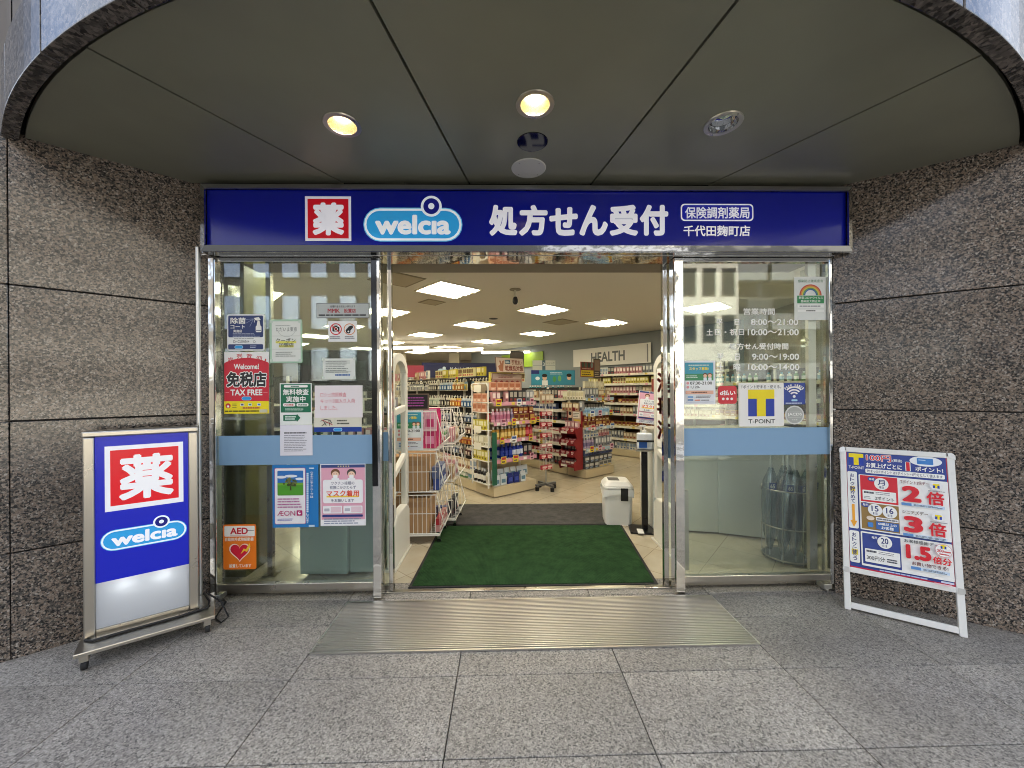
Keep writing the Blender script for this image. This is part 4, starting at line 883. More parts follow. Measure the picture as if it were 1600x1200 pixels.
for k_, x in enumerate((-3.05, -1.8, -.62, .78, 1.9, 3.0)):  # middle pair are real fittings; outer four added out of view for brightness
    t_ = tag(B().lathe([(0, -.03), (.06, -.025), (.08, -.001)], LM, 24, caps=False).build('ceiling_lamp', None, (x, 3.62, CZ), smooth=True), f'small round lit ceiling lamp, row extended for light inside the glass front, {ORD[k_]} from left', 'ceiling light', 'small round lamps inside the glass front')
    ld = bpy.data.lights.new('lamp', 'SPOT'); ld.energy = 11; ld.color = (1, .93, .82); ld.spot_size = R(140); ld.shadow_soft_size = .06
    lo = bpy.data.objects.new('lamp', ld); COL.objects.link(lo); lo.parent = t_; lo.location = (0, 0, -.05)
for u_, v_, w_, l_ in ((876, 503, .5, .5), (675, 472, .3, .25), (620, 436, .5, .5)):
    x, y = atZ(u_, v_, CZ); h_ = empty('ceiling_hatch', (x, y, CZ), R(42), {876: 'square vent in the shop ceiling right of the hanging camera', 675: 'small square vent behind the nearest ceiling light', 620: 'square vent in the ceiling at the top left of the doorway'}[u_], 'vent', 'square ceiling vents')
    B().box(-w_/2, w_/2, -w_/2, w_/2, -.006, -.001, paint('#8f8570', .6)).build('frame', h_); B().box(-w_/2+.03, w_/2-.03, -w_/2+.03, w_/2-.03, -.008, -.0062, paint('#b8ad97', .7)).build('grille', h_)
sp_m = B().lathe([(0, -.2), (.03, -.19), (.04, -.13), (.02, -.1), (.008, -.08), (.008, 0)], paint('#d9d4c4', .4), 12, caps=False).mesh('spotlight', True)
for u_, v_ in ((620, 535), (716, 542), (766, 550), (798, 555), (835, 548), (858, 545), (894, 537), (934, 532), (969, 528)):
    x, y = atZ(u_, v_, CZ-.02); tag(inst('spotlight', sp_m, (x, y, CZ-.001)), f'small pale spotlight, {ORD[[620, 716, 766, 798, 835, 858, 894, 934, 969].index(u_)]} from left along the shop ceiling', 'spotlight', 'small spotlights on the shop ceiling')

# ---------------------------------------------------------------- mats
def carpet(name, c0, c1, sc):
    m, t, b = new_mat(name); N = t.nodes.new; L = t.links.new; g = N('ShaderNodeNewGeometry')
    n = N('ShaderNodeTexNoise'); n.inputs['Scale'].default_value = sc; n.inputs['Detail'].default_value = 5; L(g.outputs['Position'], n.inputs['Vector'])
    n2 = N('ShaderNodeTexNoise'); n2.inputs['Scale'].default_value = 9; n2.inputs['Detail'].default_value = 8; n2.inputs['Roughness'].default_value = .75; L(g.outputs['Position'], n2.inputs['Vector']); av = N('ShaderNodeMath'); av.operation = 'MULTIPLY_ADD'; av.inputs[1].default_value = .6; L(n2.outputs['Fac'], av.inputs[0]); sc_ = N('ShaderNodeMath'); sc_.operation = 'MULTIPLY'; sc_.inputs[1].default_value = .4; L(n.outputs['Fac'], sc_.inputs[0]); L(sc_.outputs[0], av.inputs[2])
    r = ramp(t, [(.36, c0), (.64, c1)]); L(av.outputs[0], r.inputs[0]); L(r.outputs[0], b.inputs['Base Color']); b.inputs['Roughness'].default_value = .95; b.inputs['Specular IOR Level'].default_value = .1
    w = N('ShaderNodeTexWave'); w.inputs['Scale'].default_value = 28; w.inputs['Distortion'].default_value = 1.5; w.bands_direction = 'X'; L(g.outputs['Position'], w.inputs['Vector'])
    a = N('ShaderNodeMath'); a.operation = 'ADD'; L(n.outputs['Fac'], a.inputs[0]); L(w.outputs['Fac'], a.inputs[1])
    bp = N('ShaderNodeBump'); bp.inputs['Strength'].default_value = .5; bp.inputs['Distance'].default_value = .004; L(a.outputs[0], bp.inputs['Height']); L(bp.outputs[0], b.inputs['Normal']); return m
def mat_(name, quad, m, z, label):
    t_ = empty(name, (0, 0, 0), 0, label, 'doormat')
    cx_ = sum(q[0] for q in quad)/4; cy_ = sum(q[1] for q in quad)/4
    t_.location = (cx_, cy_, 0); Q = [(q[0]-cx_, q[1]-cy_) for q in quad]
    B().prism([(q[0], q[1], .003) for q in Q], (0, 0, z), RUBBER).build('rubber_border', t_); B().prism([(q[0]*.975, q[1]*.967, z+.004) for q in Q], (0, 0, .004), m).build('pile', t_)
mat_('doormat', [(-.735, 2.93), (1.175, 2.92), (1.29, 4.21), (-.705, 4.27)], carpet('green_pile', '#18301a', '#324f2e', 160), .006, 'dark green doormat with black edge inside the doorway')
mat_('doormat', [(-.73, 4.28), (1.3, 4.22), (1.31, 5.02), (-.75, 5.06)], carpet('grey_pile', '#3b3a39', '#5b5957', 220), .006, 'charcoal grey mat laid behind the green doormat')

# ---------------------------------------------------------------- security gates
GC = paint('#d3cfc2', .4)
def gate(x, y0, y1, label, stick=False):
    t_ = empty('security_gate', (x, y0, 0), 0, label, 'security gate'); d = y1-y0; H = 1.84
    B().box(-.05, .05, -.03, d+.03, .0, .02, GC).build('base_plate', t_, bevel=.004)
    B().prism([(-.038, 0, .02), (-.038, d, .02), (-.038, d, .38), (-.038, d-.08, .44), (-.038, .08, .44), (-.038, 0, .38)], (.076, 0, 0), GC).build('plinth', t_, bevel=.012)
    for q in (0, d-.075): B().box(-.028, .028, q, q+.075, .42, H-.16, GC).build('upright', t_, bevel=.014)
    A_o = arc(d/2, H-.17, d/2, 0, pi, 14, .17); A_i = arc(d/2, H-.17, d/2-.075, pi, 0, 14, .1)
    B().prism([(-.028, p_[0], p_[1]) for p_ in A_o+A_i], (.056, 0, 0), GC).build('top_loop', t_)
    for z0, z1 in ((.74, .86), (1.28, 1.31)):
        B().prism([(-.022, .06, z0), (-.022, d-.06, z1), (-.022, d-.06, z1+.06), (-.022, .06, z0+.06)], (.044, 0, 0), GC).build('crossbar', t_, bevel=.01)
    return t_
gate(-.95, 3.22, 3.72, 'white looped security gate post left of the doormat')
g_ = gate(1.52, 3.3, 3.8, 'white looped security gate post right of the doormat with red lettering')
bn = B().box(-.031, -.0285, .05, .4, .95, 1.7, paint('#e9e6e0', .5)).build('banner', g_)
lb = B(); pr_ = Print(lambda x, y: (x, y)); pr_.vt('消毒液', .05, -1.68, .4, -1.0, '#c0202c', .04)
lb.v = [(-.0316, .45-v[0], -v[2]) for v in pr_.l.v] if False else [(-.0316, .45-v[0], -.0-v[2]) for v in pr_.l.v]; lb.f = pr_.l.f; lb.m = pr_.l.m; lb.mats = pr_.l.mats
lb.v = [(v[0], v[1], -v[2]) if v[2] < 0 else v for v in lb.v]; lb.build('lettering', bn)

# ---------------------------------------------------------------- wire basket racks, bin, sanitizer
WIRE = paint('#e4e1d8', .35)
def basket(w, d, h, lip):
    """wire basket, open and sloped towards +x; local origin at its back lower corner, x to the front"""
    b = B(); r = .0042
    prof = [(0, 0), (d-.05, 0), (d, .08), (d-.075, h)]      # side outline x,z
    for y in (0, w):
        b.tube([(prof[0][0], y, 0), (prof[1][0], y, 0), (prof[2][0], y, prof[2][1]), (prof[3][0], y, h), (0, y, h)], .006, WIRE, 6, closed=True)
        b.tube([(0, y, h*.52), (d-.07, y, h*.52)], r, WIRE, 4)
        n = 12
        for i in range(1, n):
            x = d*i/n; zt_ = h if x < d-.075 else h-(x-(d-.075))/.075*(h-.08); zb_ = 0 if x < d-.05 else (x-d+.05)/.05*.08
            b.tube([(x, y, zb_), (x, y, zt_)], r*.8, WIRE, 4)
    for i in range(9):
        y = w*i/8; b.tube([(0, y, h), (0, y, 0), (d-.05, y, 0), (d, y, .08)], r*.8, WIRE, 4)
    b.tube([(d, 0, .08), (d, w, .08)], .006, WIRE, 6); b.tube([(0, 0, h*.5), (0, w, h*.5)], r, WIRE, 4)
    return b.mesh('basket', True)
bk = basket(.42, .52, .38, .1)
CARD = paint('#b08b62', .8); CARD2 = paint('#a47f58', .8)
def rack(x, y, rz, label, tiers=3):
    t_ = empty('basket_rack', (x, y, 0), rz, label, 'basket rack')
    B().tube([(0, 0, .085), (.47, 0, .085), (.47, .42, .085), (0, .42, .085)], .009, WIRE, 6, closed=True).build('base_frame', t_)
    for q in ((.04, .03), (.04, .39), (.46, .03), (.46, .39)):
        c_ = B().lathe([(.012, .045), (.02, .075)], STEEL, 10, (q[0], q[1], 0)).build('castor', t_); B().prism([(q[0]-.022*cos(i*pi/6), q[1]-.01, .024+.022*sin(i*pi/6)) for i in range(12)], (0, .02, 0), BLACK).build('wheel', c_)
    for k in range(tiers): inst('basket', bk, (0, 0, .1+.41*k), 0, t_)
    return t_
RX, RY = -1.11, 3.78
rack(RX, RY, 0, 'white wire basket rack nearest the left gate, holding cartons')
rack(RX+.1, RY+.46, R(-3), 'white wire basket rack standing behind the first one')
for k, (lab) in enumerate(('plain brown carton in the lowest wire basket', 'plain brown carton in the middle wire basket')):
    c_ = B().box(.012, .37, .012, .4, 0, .34, CARD).build('carton', None, (RX, RY, .107+.41*k)); tag(c_, lab, 'carton')
    B().box(.05, .33, .0105, .0118, .25, .3, CARD2).build('tape', c_)
def pouch(h1, h2, w=.1, h=.15, d=.03):
    b = B(); A = paint(h1, .35); C = paint(h2, .35)
    b.prism([(-w/2, 0, 0), (-w/2, d, 0), (-w/2*.9, d*.7, h*.75), (-w/2*.9, d*.3, h*.75)], (w, 0, 0), A); b.box(-w/2, w/2, d*.4, d*.6, h*.75, h, A)
    b.box(-w*.32, w*.32, -.002, .004, h*.2, h*.55, C); return b.mesh('pouch')
# ---- product meshes (shared)
def pk(w, h, d, c1, c2, c3=None):
    b = B(); b.box(-w/2, w/2, 0, d, 0, h, paint(c1, .35)); b.box(-w*.42, w*.42, -.0012, 0, h*.42, h*.86, paint(c2, .35))
    if c3: b.box(-w*.36, w*.2, -.0012, 0, h*.12, h*.3, paint(c3, .35))
    return b.mesh('product_box')
def bot(r, h, c1, c2, c3='#e6e6e2'):
    A, C, K = paint(c1, .25), paint(c2, .3), paint(c3, .4)
    return B().lathe([(r*.9, 0), (r, h*.03), (r, h*.2), (r*1.01, h*.2), (r*1.01, h*.55), (r, h*.55), (r, h*.72), (r*.45, h*.8), (r*.45, h*.82), (r*.5, h*.82), (r*.5, h)], A, 10, (0, r, 0), ms=[A, A, C, C, C, A, A, A, K, K]).mesh('bottle', True)
def hang(w, h, c1, c2, c3='#e9e6dd'):
    b = B(); A, C, K = paint(c1, .3), paint(c2, .35), paint(c3, .45)
    b.prism([(-w/2, 0, 0), (w/2, 0, 0), (w/2, 0, h*.78), (-w/2, 0, h*.78)], (0, .006, 0), K)
    b.prism([(-w*.42, .0, .01), (-w*.42, -.022, h*.08), (-w*.42, -.026, h*.5), (-w*.42, 0, h*.6)], (w*.84, 0, 0), A)
    b.box(-w/2, w/2, -.002, .008, h*.62, h*.8, C); b.box(-w*.18, w*.18, .001, .005, h*.78, h, K); b.box(-w*.25, w*.25, -.0275, -.026, h*.15, h*.45, C)
    b.box(-.012, .012, -.05, -.047, h*.92, h*1.06, K); b.box(-.003, .003, -.048, .1, h*.94, h*.96, paint('#b9b6ae', .3, .8)); return b.mesh('hanging_pack')
KINDS = {}
def kinds(name, fn, *variants): KINDS[name] = [(c, fn(*a)) for c, a in variants]
kinds('hang_a', hang, ('white and black', (.085, .19, '#26262a', '#dcd9d0')), ('pale grey', (.085, .19, '#a7aaa8', '#e6e3da')), ('navy', (.085, .18, '#2b3350', '#d4cfc2')), ('dark brown', (.085, .19, '#4d3f30', '#d8d2c0')), ('silver', (.085, .18, '#c3c4c0', '#8a8f96')))
kinds('hang_b', hang, ('pale green', (.085, .19, '#a9bcae', '#e4e6dc')), ('white', (.085, .19, '#d4d5cc', '#e9e9e4')), ('pale blue', (.085, .19, '#a8bcc6', '#dfe6e6')), ('cream', (.085, .19, '#cdbfa8', '#ece6d8')))
kinds('hang_c', hang, ('orange', (.085, .19, '#c8632a', '#e8c15a')), ('blue', (.085, .19, '#3c6b9c', '#d9e2ea')), ('yellow', (.085, .19, '#c3b24c', '#6f8fa8')), ('black', (.085, .2, '#17181b', '#d9d6ce')), ('amber', (.085, .19, '#b87a2a', '#efe3c0')))
kinds('hang_d', hang, ('black', (.1, .16, '#1d1d20', '#c9c5bc')), ('dark blue', (.1, .16, '#28456b', '#c2c8cf')), ('brown', (.1, .16, '#5b3128', '#d5c9bc')), ('grey', (.1, .16, '#6c6d72', '#cfcfcf')))
kinds('hang_e', hang, ('orange', (.1, .15, '#b9531f', '#d98a3c')), ('rust', (.1, .15, '#8f3d1c', '#d3a050')))
kinds('peach', pk, ('peach', (.1, .12, .04, '#d9a58a', '#b56f4f', '#ecd2bc')), ('salmon', (.1, .12, .04, '#cf957a', '#a85a40', '#ecd8c8')))
kinds('cream', pk, ('cream', (.055, .15, .05, '#d8d2b8', '#e6e2cf', '#b3a77c')), ('ivory', (.055, .15, .05, '#ddd8c6', '#c9c0a0', '#8f8768')))
kinds('yellowbox', pk, ('cream and brown', (.06, .14, .05, '#d8cf9f', '#7a5a34', '#b5423a')), ('yellow', (.06, .14, .05, '#c9bb4a', '#e8e2b8', '#7d6a28')))
kinds('blackbot', bot, ('black and white', (.032, .2, '#1c1b1c', '#dedbd2', '#e4e1da')), ('white', (.032, .2, '#d8d5cb', '#b5ac98', '#2a2725')))
kinds('colbot', bot, ('amber', (.028, .18, '#b98a3c', '#e2c77a', '#e9e6de')), ('red', (.03, .185, '#b02a30', '#d6666a', '#a12026')), ('dark green', (.034, .19, '#1f3d36', '#2f5a4e', '#1c302b')), ('tan', (.026, .165, '#b08a5a', '#e0cfae', '#e6e2d8')))
kinds('bluebot', bot, ('deep blue', (.032, .2, '#1e2f86', '#2a409c', '#27378f')), ('blue and white', (.032, .2, '#2a3c98', '#cfd6e6', '#dfe3ea')))
kinds('pinktube', bot, ('pink and white', (.03, .19, '#d3a3b4', '#b56a86', '#f1efec')), ('lilac', (.028, .18, '#b5a6bd', '#7d6f92', '#e2dde6')))
kinds('bluepouch', pouch, ('deep blue', ('#1c2b74', '#3d4fa8')), ('white and blue', ('#c6cdd2', '#5b7f94')))
kinds('mix', pk, ('white', (.07, .16, .05, '#d8d6cf', '#8fa0b5', '#5a6f9a')), ('tan', (.07, .14, .05, '#b39a78', '#e2d6bf', '#8a3c34')), ('grey', (.06, .17, .05, '#8f9296', '#d6d6d4', '#444a55')), ('rose', (.06, .15, .05, '#c08c90', '#e8d8d4', '#8f4a55')), ('dark', (.07, .17, .05, '#33343a', '#a9a49a', '#8c2f33')))
kinds('bluebox', pk, ('blue', (.1, .11, .07, '#2f4486', '#c3cbdc', '#e4e4ea')), ('slate', (.1, .11, .07, '#5a6486', '#d4d6dd', '#2b3a78')))
kinds('greybox', pk, ('grey', (.11, .1, .07, '#a7a69f', '#55565c', '#c9b04a')), ('charcoal', (.11, .1, .07, '#4c4d52', '#c4c2bb', '#8fa2bb')))
kinds('redbox', pk, ('red and gold', (.09, .1, .06, '#7d2a26', '#c9a05a', '#e0d6c0')), ('gold', (.09, .1, .06, '#a07c3a', '#6e2a26', '#e0d6c0')))
kinds('skybot', bot, ('pale blue', (.024, .1, '#b3cfe4', '#8fb5d6', '#e6eef4')), ('clear blue', (.024, .1, '#c9dbe6', '#6fa0cc', '#dfe9f1')))
kinds('greenbot', bot, ('green and white', (.028, .14, '#5f8f5a', '#e2e6de', '#d8e2d6')), ('white', (.028, .14, '#d9dcd8', '#7fa8b8', '#3f8fa8')), ('teal', (.03, .15, '#2f7a86', '#cfe0e0', '#d9e4e4')))
kinds('redpack', pk, ('red', (.09, .06, .05, '#a82430', '#dcb8b0', '#e9e2d8')), ('pinkish', (.09, .06, .05, '#c08a86', '#e8dcd4', '#a02a34')))
kinds('pinkbag', pouch, ('hot pink', ('#c22563', '#e48aae', .13, .22, .06)), ('pale pink', ('#d7a3b4', '#c23a70', .13, .22, .06)))
NOUN = {'peach': 'cosmetic_box', 'cream': 'cream_box', 'yellowbox': 'snack_box', 'bluebox': 'mask_box', 'greybox': 'mask_box', 'redbox': 'medicine_box', 'redpack': 'sweets_pack', 'mix': 'product_box', 'blackbot': 'black_bottle'}
FAR = B()
def put(fr, kind, x0, x1, y, z, where, group, pitch=None, noun=None, jit=.004, drop=.06, far=False):
    """a row of goods on a shelf; far rows join the one mass of goods too small to tell apart"""
    ox, oy, an = fr; ks_ = KINDS[kind]; nm = NOUN.get(kind, ks_[0][1].name.split('.')[0]); noun = nm.replace('_', ' ').replace('product ', '').replace('black ', '')
    run = None; x = x0; left = 0; wd = max(v.co.x for v in ks_[0][1].vertices)-min(v.co.x for v in ks_[0][1].vertices); pitch = pitch or wd*1.12; c = 0
    while x < x1-wd*.5:
        if left == 0: run = random.choice(ks_); left = random.randint(2, 5)
        left -= 1
        if random.random() > drop:
            lx, ly = x+wd/2+random.uniform(-jit, jit), y+random.uniform(-.006, .012)
            wx, wy, ww = ox+lx*cos(an)-ly*sin(an), oy+lx*sin(an)+ly*cos(an), an+random.uniform(-.05, .05)
            if far:
                n = len(FAR.v); ca, sa = cos(ww), sin(ww); me = run[1]
                FAR.v += [(wx+v.co.x*ca-v.co.y*sa, wy+v.co.x*sa+v.co.y*ca, z+v.co.z) for v in me.vertices]
                for q in me.polygons: FAR.f.append(tuple(n+i for i in q.vertices)); FAR.m.append(FAR.mi(me.materials[q.material_index]))
            else:
                o = inst(nm, run[1], (wx, wy, z), ww)
                lb_ = f'{run[0]} {noun}, {ORD[c]} from left {where}'
                if len(lb_.split()) > 15: lb_ = lb_.replace(' the ', ' ')
                if len(lb_.split()) > 16: lb_ = lb_.replace(' from left', '', 1)
                tag(o, lb_, noun, group)
            c += 1
        x += pitch
RAILC = paint('#d9d3c3', .45); SHF = paint('#cfcabb', .4)
def gondola(x, y, an, W_, D_, H_, shelves, label, peg=False, base=.15, shelf_d=None, col='#2a2826', rail='#d9d3c3', plinth='#c4b595'):
    t_ = empty('shelf_unit', (x, y, 0), an, label, 'shelf unit')
    B().box(0, W_, 0, D_, .012, base, paint(plinth, .4)).build('plinth', t_, bevel=.004)
    B().box(0, W_, D_-.03, D_-.005, base, H_, paint(col, .6)).build('back_panel', t_)
    n = max(1, round(W_/.9))
    for i in range(n+1):
        q = min(W_-.03, W_*i/n); B().box(q, q+.03, D_-.06, D_-.031, base, H_, SHF).build('upright', t_)
    sd = shelf_d or D_-.06
    for z in shelves:
        s_ = B().box(.0, W_, D_-.06-sd, D_-.06, z-.022, z, SHF).build('shelf', t_)
        B().box(.002, W_-.002, D_-.06-sd-.012, D_-.06-sd-.0005, z-.045, z+.006, paint(rail, .4)).build('price_rail', s_)
        k = 0; xx = .05
        while xx < W_-.08 and k < 8: B().box(xx, xx+.06, D_-.06-sd-.0135, D_-.06-sd-.0122, z-.04, z, paint(random.choice(['#ece8de', '#d9c24a', '#d894a6', '#ece8de']), .5)).build('price_tag', s_); xx += random.uniform(.12, .3)*max(1, W_/2); k += 1
    return t_
C1 = (-.144, 5.336); A38 = R(38); e1 = (cos(A38), sin(A38)); a1_ = (-sin(A38), cos(A38))
# main aisle shelf: end display + long peg face
EW, ED = .80, .42
gondola(C1[0], C1[1], A38, EW, ED, 1.62, [.52, .80, 1.05, 1.33], 'end display shelves with pink price rails facing the door', rail='#d69aac', col='#b9a88e')
F1 = (C1[0], C1[1], A38); gE = 'goods on the end display facing the door'
put(F1, 'bluepouch', .03, .77, .02, .155, 'in the low bin of the end display', gE, noun='pouch'); put(F1, 'bluepouch', .03, .77, .1, .22, 'in the back row of the low bin, end display', gE, noun='pouch')
put(F1, 'bluebot', .03, .6, .05, .521, 'on the second shelf of the end display', gE); put(F1, 'bluebot', .03, .6, .13, .521, 'in the back row of the second shelf, end display', gE); put(F1, 'mix', .6, .78, .05, .521, 'at the right end of the second shelf, end display', gE, noun='box')
put(F1, 'colbot', .03, .78, .05, .801, 'on the middle shelf of the end display', gE, .07); put(F1, 'pinktube', .02, .4, .05, 1.051, 'on the fourth shelf of the end display', gE); put(F1, 'redbox', .42, .78, .05, 1.051, 'on the fourth shelf of the end display', gE, noun='box')
put(F1, 'mix', .02, .78, .05, 1.331, 'on the top shelf of the end display', gE, noun='box'); put(F1, 'peach', .02, .6, .08, 1.5, 'stacked on the top shelf of the end display', gE, noun='box')
def local(fr, x, y): return (fr[0]+x*cos(fr[2])-y*sin(fr[2]), fr[1]+x*sin(fr[2])+y*cos(fr[2]))
def board(name, fr, x0, x1, y, z0, z1, col, label, cat='sign', tilt=0, draw=None, rough=.45):
    p0 = local(fr, x0, y); o = tag(B().box(0, x1-x0, 0, .012, 0, z1-z0, paint(col, rough)).build(name, None, (*p0, z0), fr[2]), label, cat)
    o.rotation_euler = (-tilt, 0, fr[2])
    if draw:
        p = Print(lambda x, y: ((x1-x0)*x, (z1-z0)*(1-y)), rough, step=.0005); draw(p); p.done(o)
    return o
def d_hand(p):
    p.r(.01, .03, .99, .97, '#cdb9a8'); p.t('手荒れ・', .55, .14, .95, .48, '#7d3426', .03); p.t('乾燥肌対策', .3, .52, .96, .9, '#7d3426', .03); p.r(.31, .16, .5, .42, '#2f4f66'); p.dashes(.33, .2, .48, .38, 2, '#c9d6de', .6); p.poly([(.1, .9), (.22, .95), (.25, .5), (.28, .2), (.22, .25), (.2, .45), (.15, .2), (.11, .25), (.14, .5), (.06, .6)], '#a5694c')
board('header_sign', F1, .1, .62, .05, 1.76, 1.98, '#6b4d42', 'brown and cream hand care sign above the end display', tilt=R(8), draw=d_hand)
board('backing_sign', F1, .1, .66, .16, 1.48, 1.75, '#9b7f72', 'brownish picture board above the end display shelves', draw=lambda p: (p.r(.02, .05, .98, .3, '#b7a296'), p.dashes(.2, .1, .8, .26, 2, '#7d3a34'), [p.c(.12+.18*i, .5, .06, '#7d2f2c', .12) for i in range(5)], p.dashes(.1, .68, .9, .95, 2, '#c79aa6', .7)))
for i in range(4): pass
put(F1, 'mix', .02, .78, .17, 1.331, 'in the back row of the top shelf, end display', gE); put(F1, 'colbot', .03, .78, .16, 1.051, 'in the back row of the fourth shelf, end display', gE); put(F1, 'redbox', .4, .78, .05, 1.155, 'stacked on the fourth shelf of the end display', gE); put(F1, 'mix', .02, .78, .17, .801, 'in the back row of the middle shelf, end display', gE)
put(F1, 'yellowbox', .1, .75, .2, 1.63, 'on the very top of the end display', gE, drop=.2)
# stand strip at the corner: green column and white posts
tag(B().box(0, .07, -.02, .0, .19, .92, paint('#1f5a44', .4)).build('green_strip', None, (*local(F1, -.045, -.02), 0), A38), 'dark green upright display strip on the corner of the end display', 'display strip')
LL = 3.7
o1 = (C1[0]+a1_[0]*(LL+.43), C1[1]+a1_[1]*(LL+.43)); ANL = A38-pi/2
FL = (o1[0], o1[1], ANL); gP = 'goods on the long aisle shelf left of the end display'
gondola(o1[0], o1[1], ANL, LL, .42, 1.72, [.3], 'long peg shelf with hanging packs running back from the end display', col='#1e1d1d')
FL2 = (o1[0], o1[1], ANL)
for z, k, yy in ((1.5, 'hang_a', .3), (1.22, 'hang_b', .3), (.97, 'hang_d', .3), (.78, 'hang_d', .3), (.6, 'hang_e', .3), (.42, 'hang_d', .3)):
    half = LL*.55
    w_ = {1.5: 'on the top pegs', 1.22: 'on the second row of pegs', .97: 'on the third row of pegs', .78: 'on the fourth row of pegs', .6: 'on the fifth row of pegs', .42: 'on the lowest pegs'}[z]
    k2 = 'hang_c' if z > 1.1 else k
    put(FL, k, .05, half, yy, z, w_+' of the aisle shelf, far half', gP, .088, jit=.006); put(FL, k2, half+.03, LL-.03, yy, z, w_+' of the aisle shelf, near half', gP, .095, jit=.006)
put(FL, 'mix', .05, LL-.05, .02, .301, 'on the low shelf of the aisle unit', gP, noun='box'); put(FL, 'greenbot', .05, LL-.05, .02, .152, 'along the foot of the aisle unit', gP)
put(FL, 'yellowbox', LL*.55, LL-.1, .22, 1.73, 'on top of the long aisle shelf', gP, noun='box', drop=.2); put(FL, 'mix', .1, LL*.5, .22, 1.73, 'on top of the long aisle shelf', gP, noun='box', drop=.3)
# side face of the end display (towards the left)
o2 = (C1[0]+a1_[0]*.42, C1[1]+a1_[1]*.42); FS = (o2[0]-e1[0]*.09, o2[1]-e1[1]*.09, ANL); gS = 'packs on the side of the end display'
sr_ = empty('side_rack', (FS[0], FS[1], 0), ANL, 'narrow side rack of peach and cream packs at the corner of the end display', 'display rack')
for q in (0, .4): B().box(q, q+.015, 0, .015, .15, 1.6, WIRE).build('post', sr_)
for z in (.2, .52, .72, .95, 1.2, 1.34): B().box(.01, .4, 0, .08, z-.012, z-.002, WIRE).build('shelf', sr_)
B().tube([(0, .007, 1.55), (.03, .007, 1.6), (.37, .007, 1.6), (.407, .007, 1.55)], .01, WIRE, 8).build('top_hoop', sr_, smooth=True)
put(FS, 'peach', .03, .39, .01, 1.34, 'on the upper level of the corner rack', gS, noun='box', drop=0); put(FS, 'peach', .03, .39, .01, 1.2, 'on the second level of the corner rack', gS, noun='box', drop=0); put(FS, 'yellowbox', .03, .39, .01, .95, 'on the third level of the corner rack', gS, noun='box', drop=0)
put(FS, 'cream', .03, .39, .01, .72, 'on the fourth level of the corner rack', gS, noun='box', drop=0); put(FS, 'yellowbox', .03, .39, .01, .52, 'on the fifth level of the corner rack', gS, noun='box', drop=0); put(FS, 'blackbot', .03, .39, .01, .2, 'on the lowest level of the corner rack', gS, drop=0)
for z in (1.48, .9, .66): 
    q = local(FS, .08, -.012); tag(B().box(0, .16, 0, .002, 0, .1, paint('#e9e4d4', .5)).build('price_card', None, (*q, z), ANL+.1), {1.48: 'top', .9: 'middle', .66: 'lowest'}[z]+' cream price card on the corner rack', 'price card', 'price cards on the corner rack')
# second unit: end display with red side stand
C2 = (1.373, 6.409); F2 = (C2[0], C2[1], A38); g2 = 'goods on the second end display'
gondola(C2[0], C2[1], A38, .76, .42, 1.5, [.50, .86, 1.10, 1.36], 'second end display with pale blue price rails', rail='#a9c3d4', col='#a9a59a')
put(F2, 'greybox', .02, .75, .03, .155, 'at the foot of the second end display', g2, noun='box', drop=0); put(F2, 'greybox', .02, .75, .03, .262, 'in the second layer, second end display', g2, noun='box', drop=0); put(F2, 'bluebox', .02, .75, .05, .375, 'in the third layer, second end display', g2, noun='box', drop=0)
put(F2, 'pinktube', .02, .3, .05, .501, 'on the second shelf of the second end display', g2); put(F2, 'mix', .32, .75, .05, .501, 'on the second shelf of the second end display', g2, noun='box'); put(F2, 'redbox', .02, .75, .05, .861, 'on the third shelf of the second end display', g2, noun='box', drop=0); put(F2, 'redbox', .02, .75, .05, .962, 'stacked on the third shelf of the second end display', g2, noun='box', drop=0)
put(F2, 'skybot', .02, .75, .05, 1.101, 'on the fourth shelf of the second end display', g2, drop=0); put(F2, 'mix', .02, .75, .05, 1.361, 'on the top shelf of the second end display', g2, noun='box')
put(F2, 'mix', .02, .75, .05, .685, 'stacked on the second shelf of the second end display', g2, drop=.3); put(F2, 'mix', .02, .75, .17, 1.101, 'in the back row of the fourth shelf, second display', g2); put(F2, 'cream', .1, .7, .15, 1.5, 'on top of the second end display', g2, noun='box', drop=.3)
LL2 = 2.6; o3 = (C2[0]+a1_[0]*(LL2+.43), C2[1]+a1_[1]*(LL2+.43)); F3 = (o3[0], o3[1], ANL); g3 = 'goods on the shelves left of the second end display'
gondola(o3[0], o3[1], ANL, LL2, .42, 1.55, [.35, .55, .75, .95, 1.15, 1.35], 'black-backed shelves running back from the second end display', col='#191919')
for i, z in enumerate((.155, .351, .551, .751, .951, 1.151, 1.351)):
    put(F3, ('mix', 'redpack', 'mix', 'redpack', 'mix', 'bluebox', 'mix')[i], .05, LL2-.06, .06, z, f"on the {('foot', 'second', 'third', 'fourth', 'fifth', 'sixth', 'top')[i]} level left of the second display", g3, noun='box', drop=.1)
